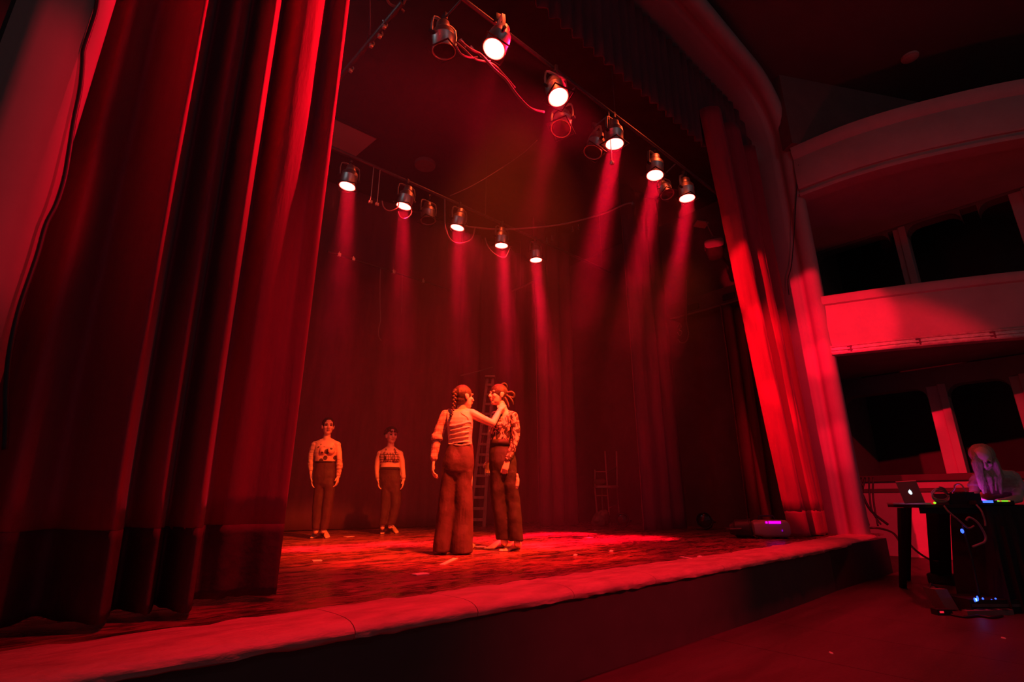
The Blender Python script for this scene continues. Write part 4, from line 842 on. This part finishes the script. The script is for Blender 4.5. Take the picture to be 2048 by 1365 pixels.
# step ladder before the backdrop
base = fpt(958, 1053); dl = (base-V((0, 0, 0))).dot(FWD)
t = thing('step_ladder', base, 'tall wooden step ladder standing behind the two women in front', 'ladder')
def LP(u, v, dd=0): return at(u, v, d=dl+dd)
Lt, Rt, Lb, Rb = LP(975, 758), LP(986, 758), LP(938, 1053, -.1), LP(968, 1053, -.1); Lb.z = Rb.z = 0
for a, b_ in ((Lt, Lb), (Rt, Rb)):
    MB().loft([(a, RGT*.034, FWD*.05), (b_, RGT*.036, FWD*.05)], 8, 6).build('rail', M['wood'], t)
for i in range(14):
    f = (i+.7)/14.3; a, b_ = Lt.lerp(Lb, f), Rt.lerp(Rb, f)
    MB().obox((a+b_)*.5, (b_-a)*.5, FWD*.07, UP*.026).build('tread', M['wood'], t)
MB().obox((Lt+Rt)*.5+UP*.03, (Rt-Lt)*.9, FWD*.13, UP*.02).build('top_cap', M['wood'], t)
for s_, u in ((-1, 952), (1, 982)):
    e_ = LP(u, 1046, .75); e_.z = 0; a = (Lt if s_ < 0 else Rt)+FWD*.1; MB().loft([(a, RGT*.016, FWD*.03), (e_, RGT*.018, FWD*.03)], 8, 6).build('rear_leg', M['wood'], t)
a = Lt.lerp(LP(952, 1046, .75), .6); b_ = Rt.lerp(LP(982, 1046, .75), .6); MB().obox((a+b_)*.5, (b_-a)*.5, FWD*.02, UP*.02).build('brace', M['wood'], t)
# tall metal chair in the wing with things on it
base = fpt(1222, 1051); dch = base.dot(FWD)
M['chairmetal'] = mk('chair_metal', (.5, .36, .34), .4, .5, var=.2, scale=20)
t = thing('high_chair', base, 'tall metal chair with high back posts standing between the two side curtains', 'chair')
def HP(u, v, dd=0): return at(u, v, d=dch+dd)
def bar2(a, b_, name, r=.017): MB().tube([a, a.lerp(b_, .5), b_], r, 8).build(name, M['chairmetal'], t, True)
l1, l2 = HP(1220, 1052), HP(1240, 1046, .3); l3, l4 = HP(1196, 1052, -.0), HP(1206, 1044, .4)
for q in (l1, l2, l3, l4): q.z = 0
bar2(HP(1210, 903), HP(1215, 978), 'back_post'); bar2(HP(1233, 903, .3), HP(1234.5, 974, .3), 'back_post')
bar2(HP(1215, 978), l1, 'leg'); bar2(HP(1234.5, 974, .3), l2, 'leg'); bar2(HP(1190, 978), l3, 'leg'); bar2(HP(1204, 974, .35), l4, 'leg')
bar2(HP(1212, 944), HP(1190, 944), 'arm_rest', .012); bar2(HP(1190, 940), HP(1190, 958), 'arm_post'); bar2(HP(1190, 958), HP(1190, 978), 'arm_post', .010)
bar2(HP(1213, 946), HP(1233, 934, .3), 'back_rail', .011); bar2(HP(1190, 992), HP(1215, 992), 'stretcher', .013); bar2(HP(1217, 1018), HP(1236, 1008, .3), 'stretcher', .011)
c = (HP(1188, 976)+HP(1216, 976)+HP(1236, 974, .3)+HP(1206, 973, .35))*.25
MB().loft([(c-UP*.03, RGT*.25, FWD*.2), (c-UP*.02, RGT*.27, FWD*.21), (c+UP*.02, RGT*.27, FWD*.21), (c+UP*.03, RGT*.25, FWD*.2)], 20, 4).build('seat', M['chairmetal'], t, True)
p = HP(1200, 966, .05); q = MB(); q.ell(p, (.15, .11, .07)); q.ell(p+RGT*.06+UP*.03, (.07, .08, .05)); q.ell(p-RGT*.07+UP*.01, (.08, .09, .06))
o = remesh(q, 'folded_cloth', M['house_wall'], None, .012, 3, .6, (.02, 12, 12)); tag(o, 'crumpled cloth heaped on the seat of the tall metal chair', 'cloth')
p = fpt(1204, 1054); q = MB(); q.ell(p+UP*.14, (.17, .15, .14)); q.ell(p+UP*.2+RGT*.05, (.12, .11, .12)); q.ell(p+UP*.11-RGT*.1, (.1, .1, .11))
o = remesh(q, 'cloth_bundle', M['house_wall'], None, .012, 3, .6, (.05, 10, 8)); tag(o, 'crumpled pale bundle lying on the floor under the tall chair', 'bag')
def floor_lantern(p, ax, L, r, label, mat='blackmetal'):
    ax = V(ax).normalized(); t = thing('floor_lantern', p, label, 'stage light'); c = p+UP*(r*1.06); up = UP; sd = ax.cross(up).normalized()
    R = []
    for k, (rr, z) in enumerate([(.35, -.5), (.6, -.48), (.7, -.35), (.98, -.25), (1, .3), (1.05, .32), (1.05, .36), (.95, .36), (.85, .2)]):
        R.append([c+ax*(z*L)+(sd*math.cos(a)+up*math.sin(a))*(r*rr) for a in [2*math.pi*i/20 for i in range(20)]])
    MB().rings(R).build('can', M[mat], t, True)
    R = [[c+ax*(z*L)+(sd*math.cos(a)+up*math.sin(a))*(r*rr) for a in [2*math.pi*i/20 for i in range(20)]] for rr, z in ((.05, .30), (.6, .28), (.86, .24), (.86, .2))]
    MB().rings(R).build('lens', M['lens_off'], t, True)
    MB().tube([c+sd*r*1.1, c+sd*r*1.15-ax*L*.4, c-ax*L*.62, c-sd*r*1.15-ax*L*.4, c-sd*r*1.1], .012, 8).build('yoke', M['darksteel'], t, True)
floor_lantern(fpt(1247, 1056), (-.8, -.5, .1), .36, .13, 'glossy dark lantern lying on the floor beside the tall metal chair')
floor_lantern(fpt(1412, 1060), (-.7, -.3, .1), .42, .14, 'black lantern lying in the dark right wing, left of the smoke machine')
floor_lantern(fpt(1487, 1077), (.35, -.9, .05), .34, .125, 'black round lantern on the floor touching the smoke machine')
# smoke machine with a magenta display
p = fpt(1538, 1077); t = thing('smoke_machine', p, 'pale low smoke machine with glowing magenta display beside right house curtain', 'smoke machine')
c = p+UP*.13; MB().loft([(c-RGT*.27, FWD*.11, UP*.06), (c-RGT*.25, FWD*.15, UP*.09), (c-RGT*.16, FWD*.16, UP*.10), (c-RGT*.13, FWD*.17, UP*.115), (c+RGT*.22, FWD*.17, UP*.115), (c+RGT*.25, FWD*.15, UP*.08)], 20, 5).build('body', mk('machine_grey', (.3, .2, .2), .6), t, True)
MB().obox(c+RGT*.03-FWD*.172+UP*.088, RGT*.085, FWD*.004, UP*.018).build('display', mk('magenta_display', (.3, .0, .3), .4, emit=(1, .0, .85), estr=1.1), t)
MB().obox(c-RGT*.085-FWD*.172+UP*.088, RGT*.014, FWD*.004, UP*.015).build('indicator', bpy.data.materials['magenta_display'], t)
MB().obox(c+RGT*.12-FWD*.172-UP*.02, RGT*.008, FWD*.004, UP*.012).build('indicator', mk('violet_led', (.1, .0, .2), .4, emit=(.4, .0, .8), estr=.5), t)
for s_ in (-1, 1):
    for s2 in (-1, 1): MB().lathe([(.02, 0), (.024, .004), (.024, .02)], 10, p+RGT*.18*s_+FWD*.11*s2).build('foot', M['blackmetal'], t, True)
MB().tube([c-RGT*.12+UP*.115, c-RGT*.1+UP*.17, c+RGT*.1+UP*.17, c+RGT*.12+UP*.115], .012, 8).build('handle', M['blackmetal'], t, True)
# tape marks and scraps on the boards
def strip(name, u0, v0, u1, v1, w_, label, cat='tape', mat='tape', group=None):
    a, b_ = fpt(u0, v0), fpt(u1, v1); d_ = (b_-a)*.5; n_ = V((-d_.y, d_.x, 0)).normalized()*w_
    MB().obox((a+b_)*.5+UP*.003, d_, n_, UP*.0025).build(name, M[mat], None, label=label, cat=cat, group=group)
strip('tape_mark', 884, 1131, 911, 1118, .022, 'bright diagonal tape strip in front of the woman with the plait')
strip('tape_mark', 828, 1151, 853, 1148, .035, 'short pale tape piece left of the bright diagonal strip, nearer the rim')
strip('tape_mark', 950, 1095, 968, 1094, .05, 'pale tape piece on the boards between the two front women')
strip('tape_mark', 625, 1123, 643, 1122, .03, 'tape piece in front of the woman with spotted top')
strip('tape_mark', 1362, 1115, 1392, 1120, .025, 'thin tape strip at the right of the boards near the rim')
strip('tape_mark', 1172, 1077, 1182, 1076, .04, 'small tape scrap far right of the front pair, upstage')
strip('tape_mark', 690, 1075, 706, 1074, .04, 'short tape piece between the two upstage women')
for i, (u, v, lb) in enumerate(((1222, 1104, 'small folded paper scrap right of the front pair'), (1150, 1112, 'paper scrap on the boards midway to the rim'), (1399, 1115, 'tiny scrap just right of the thin tape strip'), (1382, 1052, 'small lit scrap on the floor in the right wing'), (1407, 1056, 'larger lit scrap beside the black wing lantern'), (1190, 1062, 'small scrap beneath the side curtain near the chair'))):
    p = fpt(u, v); MB().loft([(p+UP*.002, RGT*.022, FWD*.035), (p+UP*.009+RGT*.008, RGT*.02, FWD*.028), (p+UP*.014, RGT*.010, FWD*.012)], 7, 2).build('paper_scrap', M['tape'], None, label=lb, cat='scrap')
for i, (u, v, lb) in enumerate(((1662, 1308, 'tiny bright scrap on the house floor, nearer the stage'), (2007, 1278, 'tiny scrap on the house floor at the right'))):
    p = fpt(u, v, -.5); MB().loft([(p+UP*.001, RGT*.012, FWD*.02), (p+UP*.008, RGT*.01, FWD*.016)], 7, 2).build('paper_scrap', M['tape'], None, label=lb, cat='scrap')
# ------------------------------------------------------------------ cables at the foot of the column
for i, (u0, u1, u2, v2, lb) in enumerate(((1702, 1712, 1690, 1052, 'leftmost of the cables fanning down at the foot of the column'), (1714, 1722, 1706, 1056, 'second cable from left at the foot of the column'), (1722, 1730, 1738, 1052, 'third cable from left at the foot of the column, almost straight'), (1730, 1722, 1702, 1058, 'fourth cable from left at the foot of the column, crossing the others'), (1738, 1744, 1762, 1050, 'fifth cable from left at the foot of the column'), (1712, 1742, 1776, 1050, 'thick cable sweeping down right from the column rail toward the desk'), (1746, 1750, 1756, 1053, 'rightmost of the short cables at the foot of the column'))):
    o = cable('hanging_cable', [at(u0, 956, d=8.9), at((u0+u1)/2-2, 990, d=8.85), at(u1, 1022, d=8.8), at(u2, v2, d=8.75)], .020 if i == 5 else .014, lb, 'blackcable')
cable('floor_cable', [at(1690, 1061, d=8.6), at(1720, 1058, d=8.6), at(1755, 1057, d=8.5), at(1785, 1066, d=8.2), at(1800, 1085, d=8.0)], .016, 'black cable lying along the end of the pale rim and dropping off it', 'blackcable')
cable('floor_cable', [at(1800, 1068, d=7.9), at(1830, 1100, d=7.5), at(1856, 1118, d=7.0), at(1878, 1124, d=6.6)], .014, 'black cable running from the rim end to the rack under the desk', 'blackcable')
# ------------------------------------------------------------------ control desk in the house
M['desk'] = mk('desk_black', (.012, .009, .009), .75, var=.3, scale=10); M['led_blue'] = mk('blue_led', (.0, .02, .3), .4, emit=(.03, .09, 1), estr=3); M['led_green'] = mk('green_led', (.1, .4, .05), .4, emit=(.25, 1, .02), estr=1.6)
d1, d2 = 5.45, 5.9; TZ = at(1880, 1010, d=5.5).z; HF = -.5
def D(u, d, z): p = at(u, 1000, d=d); p.z = z; return p
c = (D(1797, d1, TZ)+D(1952, d2, TZ))*.5; hw = (D(1952, d1, 0)-D(1797, d1, 0)).length/2
t = thing('control_desk', V((c.x, c.y, HF)), 'black framed control desk holding the open laptop, beside the stage end', 'desk')
MB().obox(c-UP*.015, RGT*hw, FWD*.23, UP*.015).build('tabletop', M['desk'], t); MB().obox(c-UP*.055-FWD*.20, RGT*(hw-.02), FWD*.012, UP*.03).build('apron', M['desk'], t)
def leg(a, b_, w1): b_ = V((b_.x, b_.y, HF)); MB().loft([(V((a.x, a.y, TZ-.03)), RGT*w1, FWD*.03), (b_, RGT*w1, FWD*.03)], 8, 6).build('leg', M['desk'], t)
leg(D(1800, d1+.05, 0), at(1806, 1176, Z=HF), .032); leg(D(1812, d2-.05, 0), at(1815, 1160, Z=HF), .028); leg(D(1944, d1+.05, 0), at(1946, 1180, Z=HF), .032); leg(D(1941, d2-.05, 0), at(1942, 1160, Z=HF), .03)
# tall black speaker-like pedestal under the desk
pq = D(1871, d1+.2, 0); t = thing('pedestal', V((pq.x, pq.y, HF)), 'black upright pedestal under the desk right of the laptop', 'stand')
pb = at(1886, 1168, Z=HF); MB().loft([(V((pb.x, pb.y, HF+.1)), RGT*.085, FWD*.09), (V((pq.x, pq.y, TZ-.04)), RGT*.075, FWD*.09)], 12, 6).build('column', M['desk'], t); MB().box(V((pb.x-.13, pb.y-.13, HF)), V((pb.x+.13, pb.y+.13, HF+.12)), .02).build('base', M['desk'], t)
MB().ell(V((pb.x, pb.y, HF+.2))-FWD*.09-RGT*.02, (.012, .012, .012)).build('indicator', M['led_blue'], t)
# laptop, seen from behind its lid
lp = (D(1797, d1+.1, TZ)+D(1848, d1+.1, TZ))*.5; t = thing('laptop', lp, 'open silver laptop, lid toward us with a glowing fruit emblem', 'laptop')
lx = (RGT*.93+FWD*-.36).normalized(); ly = V((-lx.y, lx.x, 0)); M['alu'] = mk('laptop_alu', (.42, .30, .30), .5, .2)
MB().obox(lp+UP*.010+ly*.12, lx*.165, ly*.115, UP*.008).build('base', M['alu'], t)
B0 = at(1808, 1003, d=d1+.1); B1 = at(1849, 1001, d=d1+.02); T0 = at(1790, 960, d=d1+.02); lidx = (B1-B0)*.5; lidy = (T0-B0)*.5; B0.z = TZ+.012
lc0 = B0+lidx+lidy; ln_ = lidx.cross(lidy).normalized(); ln_ = ln_ if ln_.dot(FWD) < 0 else -ln_
MB().obox(lc0, lidx, lidy, ln_*.006).build('lid', M['alu'], t)
MB().obox(lc0-ln_*.0075, lidx*.93, lidy*.9, ln_*.001).build('screen', mk('laptop_screen', (.1, .1, .1), .3, emit=(.85, .35, 1), estr=1.2), t)
q = MB(); ap = []
for k in range(36):                                       # emblem: apple outline with a bite and a leaf
    a = 2*math.pi*k/36; r = 1.0+.10*math.cos(2*a)*-1+.0; x, y = math.cos(a)*.95*(1-.10*math.sin(a)*-1), math.sin(a)*r
    if abs(x) < .3 and y > .6: y -= .16*(1-abs(x)/.3)
    if y < -.6 and abs(x) < .3: y += .10*(1-abs(x)/.3)
    dx, dy = x-1.12, y-.12
    if math.hypot(dx, dy) < .45: x, y = 1.12+dx/math.hypot(dx, dy)*.45, .12+dy/math.hypot(dx, dy)*.45
    ap.append((x, y))
ex, ey = lidx*.19, lidy*.185
def epl(x, y, z): return lc0+ex*x+ey*y+ln_*z
n_ = len(ap); q.add([epl(x, y, .0062) for x, y in ap]+[epl(x, y, .0075) for x, y in ap], [tuple(range(n_)), tuple(range(2*n_-1, n_-1, -1))]+[(i, (i+1) % n_, n_+(i+1) % n_, n_+i) for i in range(n_)])
lf = [(.0, 1.05), (.05, 1.35), (.35, 1.6), (.32, 1.3), (.1, 1.08)]; n_ = 5; q.add([epl(x, y, .0062) for x, y in lf]+[epl(x, y, .0075) for x, y in lf], [tuple(range(n_)), tuple(range(2*n_-1, n_-1, -1))]+[(i, (i+1) % n_, n_+(i+1) % n_, n_+i) for i in range(n_)])
q.build('emblem', mk('white_glow', (.8, .85, .9), .4, emit=(.75, .95, 1), estr=1.3), t)
MB().lathe([(.02, 0), (.024, .002), (.024, .004), (.02, .005)], 14).build('sticker', M['tape'], t); o = [x for x in t.children if x.name.startswith('sticker')][0]; o.location = (lc0-lidx*.55+lidy*.5+ln_*.006)-t.location; o.rotation_euler = ln_.to_track_quat('Z', 'Y').to_euler()
# equipment on the desk
p = D(1915, d1+.12, TZ); t = thing('mixer', p, 'dark flat mixer box on the desk behind the cable coil', 'mixer')
MB().obox(p+UP*.055, RGT*.17, FWD*.09, UP*.055).build('body', M['desk'], t); MB().obox(p+UP*.115+RGT*.08, RGT*.06, FWD*.06, UP*.008).build('panel', M['blackmetal'], t)
for i in range(4): MB().lathe([(.010, .108), (.009, .122), (.003, .124)], 8, p+RGT*(-.13+.045*i)-FWD*.04).build('knob', M['blackmetal'], t, True)
p = D(1882, d1+.02, TZ); q = []
for k in range(34): a = k*.62; q.append(p+RGT*(.085+.018*math.sin(k*.7))*math.cos(a)+UP*(.075+.06*math.sin(a)+.004*k*.3)+FWD*(.02*math.sin(k*1.3)))
cable('cable_coil', q, .006, 'loosely coiled cable standing on the desk beside the laptop', n=3)
MB().ell(D(1868, d1-.02, TZ+.018), (.012, .012, .010)).build('indicator_lamp', M['led_green'], None, label='small yellow green indicator light on the desk by the cable coil', cat='indicator')
cable('desk_cable', [D(1898, d1+.16, TZ+.1), D(1912, d1+.2, TZ+.15), D(1918, d1+.22, TZ+.2), D(1930, d1+.2, TZ+.2), D(1937, d1+.15, TZ+.1), D(1940, d1+.1, TZ+.01)], .008, 'cable arching above the dark mixer box on the desk')
p = D(1970, d1+.05, TZ); t = thing('light_controller', p, 'flat controller with blue and green glowing keys in front of the technician', 'controller')
MB().obox(p+UP*.02, RGT*.19, FWD*.11, UP*.02).build('body', M['desk'], t)
MB().obox(p+UP*.03-RGT*.075-FWD*.112, RGT*.05, FWD*.004, UP*.012).build('blue_display', M['led_blue'], t)
for i in range(6): MB().obox(p+UP*.036+RGT*(.03+.022*i)-FWD*.112, RGT*.008, FWD*.004, UP*.005).build('key_light', M['led_green'] if i not in (1, 5) else mk('amber_led', (.4, .1, .02), .4, emit=(1, .25, .05), estr=1), t)
l_ = bpy.data.lights.new('screen_glow', 'POINT'); l_.energy = 2.6; l_.color = (.75, .05, 1); l_.shadow_soft_size = .05; o = bpy.data.objects.new('screen_glow', l_); C.objects.link(o); o.location = p+FWD*.2+RGT*.03+UP*.06
# black draped table at the right edge
t = thing('draped_table', D(2010, d1+.2, HF), 'table under a black floor-length cloth at the right edge', 'table')
a0 = D(1966, d1-.05, 0); a1 = D(2090, d1-.05, 0)
def loop(z, l, sag):
    pts = []; n = 40
    x0, x1 = a0-RGT*(l*1.6 if z < 0 else l), a1+RGT*l
    for k in range(n):
        f = k/n
        if f < .5: p = x0.lerp(x1, f*2)-FWD*l
        else: p = x1.lerp(x0, (f-.5)*2)+FWD*(.46+l)
        pts.append(V((p.x, p.y, z))-FWD*(sag*math.sin(k*1.9))+RGT*(sag*.6*math.cos(k*2.3)))
    return pts
MB().rings([loop(HF+.005, .06, .03), loop(HF+.3, .05, .025), loop(TZ-.2, .02, .012), loop(TZ-.01, .0, .0), loop(TZ+.0, -.02, 0)]).build('tablecloth', M['desk'], t, True)
cable('desk_cable', [D(1885, d1-.03, TZ-.01), D(1892, d1-.04, TZ-.07), D(1908, d1-.05, TZ-.15), D(1922, d1-.05, TZ-.22), D(1935, d1-.06, TZ-.2)], .009, 'pale cable drooping from the desk front edge under the mixer')
cable('desk_cable', [D(1922, d1-.08, TZ-.15), D(1930, d1-.1, TZ-.12), D(1944, d1-.12, TZ-.17), D(1952, d1-.12, TZ-.28), D(1948, d1-.12, TZ-.34), D(1934, d1-.1, TZ-.37), D(1922, d1-.1, TZ-.39)], .011, 'pale cable looping out in front of the desk, near the black cloth')
cable('desk_cable', [D(1950, d1-.07, TZ+.0), D(1957, d1-.10, TZ-.06), D(1959, d1-.10, TZ-.15), D(1957, d1-.10, TZ-.2)], .009, 'short cable hooked over the desk edge below the blue display')
cable('desk_cable', [D(1912, d1-.0, TZ-.2), D(1914, d1, TZ-.5), D(1911, d1, HF+.12)], .012, 'dark cable hanging straight down under the desk', 'blackcable')
MB().ell(D(1909, d1-.02, TZ-.25), (.014, .014, .022)).build('indicator_lamp', M['led_blue'], None, label='tiny blue light on the cable hanging under the desk', cat='indicator')
# rack with blue lights and strips on the floor
p = D(1912, d1+.05, HF); t = thing('dimmer_rack', p, 'low dark rack with blue lights on the floor under the desk', 'rack')
MB().obox(p+UP*.06, RGT*.24, FWD*.16, UP*.06).build('body', M['desk'], t); MB().obox(p+UP*.07-FWD*.162, RGT*.23, FWD*.004, UP*.012).build('panel', M['darksteel'], t)
for i, (x, s_) in enumerate(((-.18, .022), (-.15, .026), (-.165, .018), (-.10, .010), (-.02, .008), (.02, .007))): MB().ell(p+UP*(.115+.012*(i % 2))+RGT*x-FWD*.15, (s_, .008, s_), None, 8, 6).build('blue_light', M['led_blue'] if i != 2 else mk('cyan_led', (.1, .4, .5), .4, emit=(.25, .85, 1), estr=3), t)
p = D(1920, d1-.16, HF); t = thing('power_strip', p, 'long pale power strip lying in front of the rack', 'power strip')
MB().obox(p+UP*.022, RGT*.24+FWD*.03, FWD*.03, UP*.022).build('body', M['house_wall'], t)
for i in range(4): MB().obox(p+UP*.046+RGT*(-.17+.11*i), RGT*.03, FWD*.018, UP*.002).build('socket', M['blackmetal'], t)
p = D(1836, d1+.1, HF); t = thing('equipment_case', p, 'small tilted grey case on the floor left of the rack', 'case')
MB().obox(p+UP*.10, RGT*.06, FWD*.08, (UP*.09-RGT*.035)).build('body', M['house_wall'], t); MB().tube([p+UP*.19-RGT*.08, p+UP*.23-RGT*.06, p+UP*.19-RGT*.0], .008, 6).build('handle', M['blackmetal'], t)
p = D(1833, d1-.15, HF); t = thing('power_brick', p, 'small box with a red light on the floor before the desk', 'power supply')
MB().obox(p+UP*.025, RGT*.07, FWD*.04, UP*.025).build('body', M['desk'], t); MB().obox(p+UP*.03-RGT*.03-FWD*.041, RGT*.018, FWD*.002, UP*.008).build('red_light', mk('red_led', (.3, .02, .02), .4, emit=(1, .02, .05), estr=.8), t)
cable('floor_cable', [D(1850, d1-.2, HF+.01), D(1875, d1-.3, HF+.01), D(1900, d1-.25, HF+.01), D(1925, d1-.32, HF+.01), D(1945, d1-.25, HF+.01)], .012, 'black cable winding on the house floor before the rack', 'blackcable')
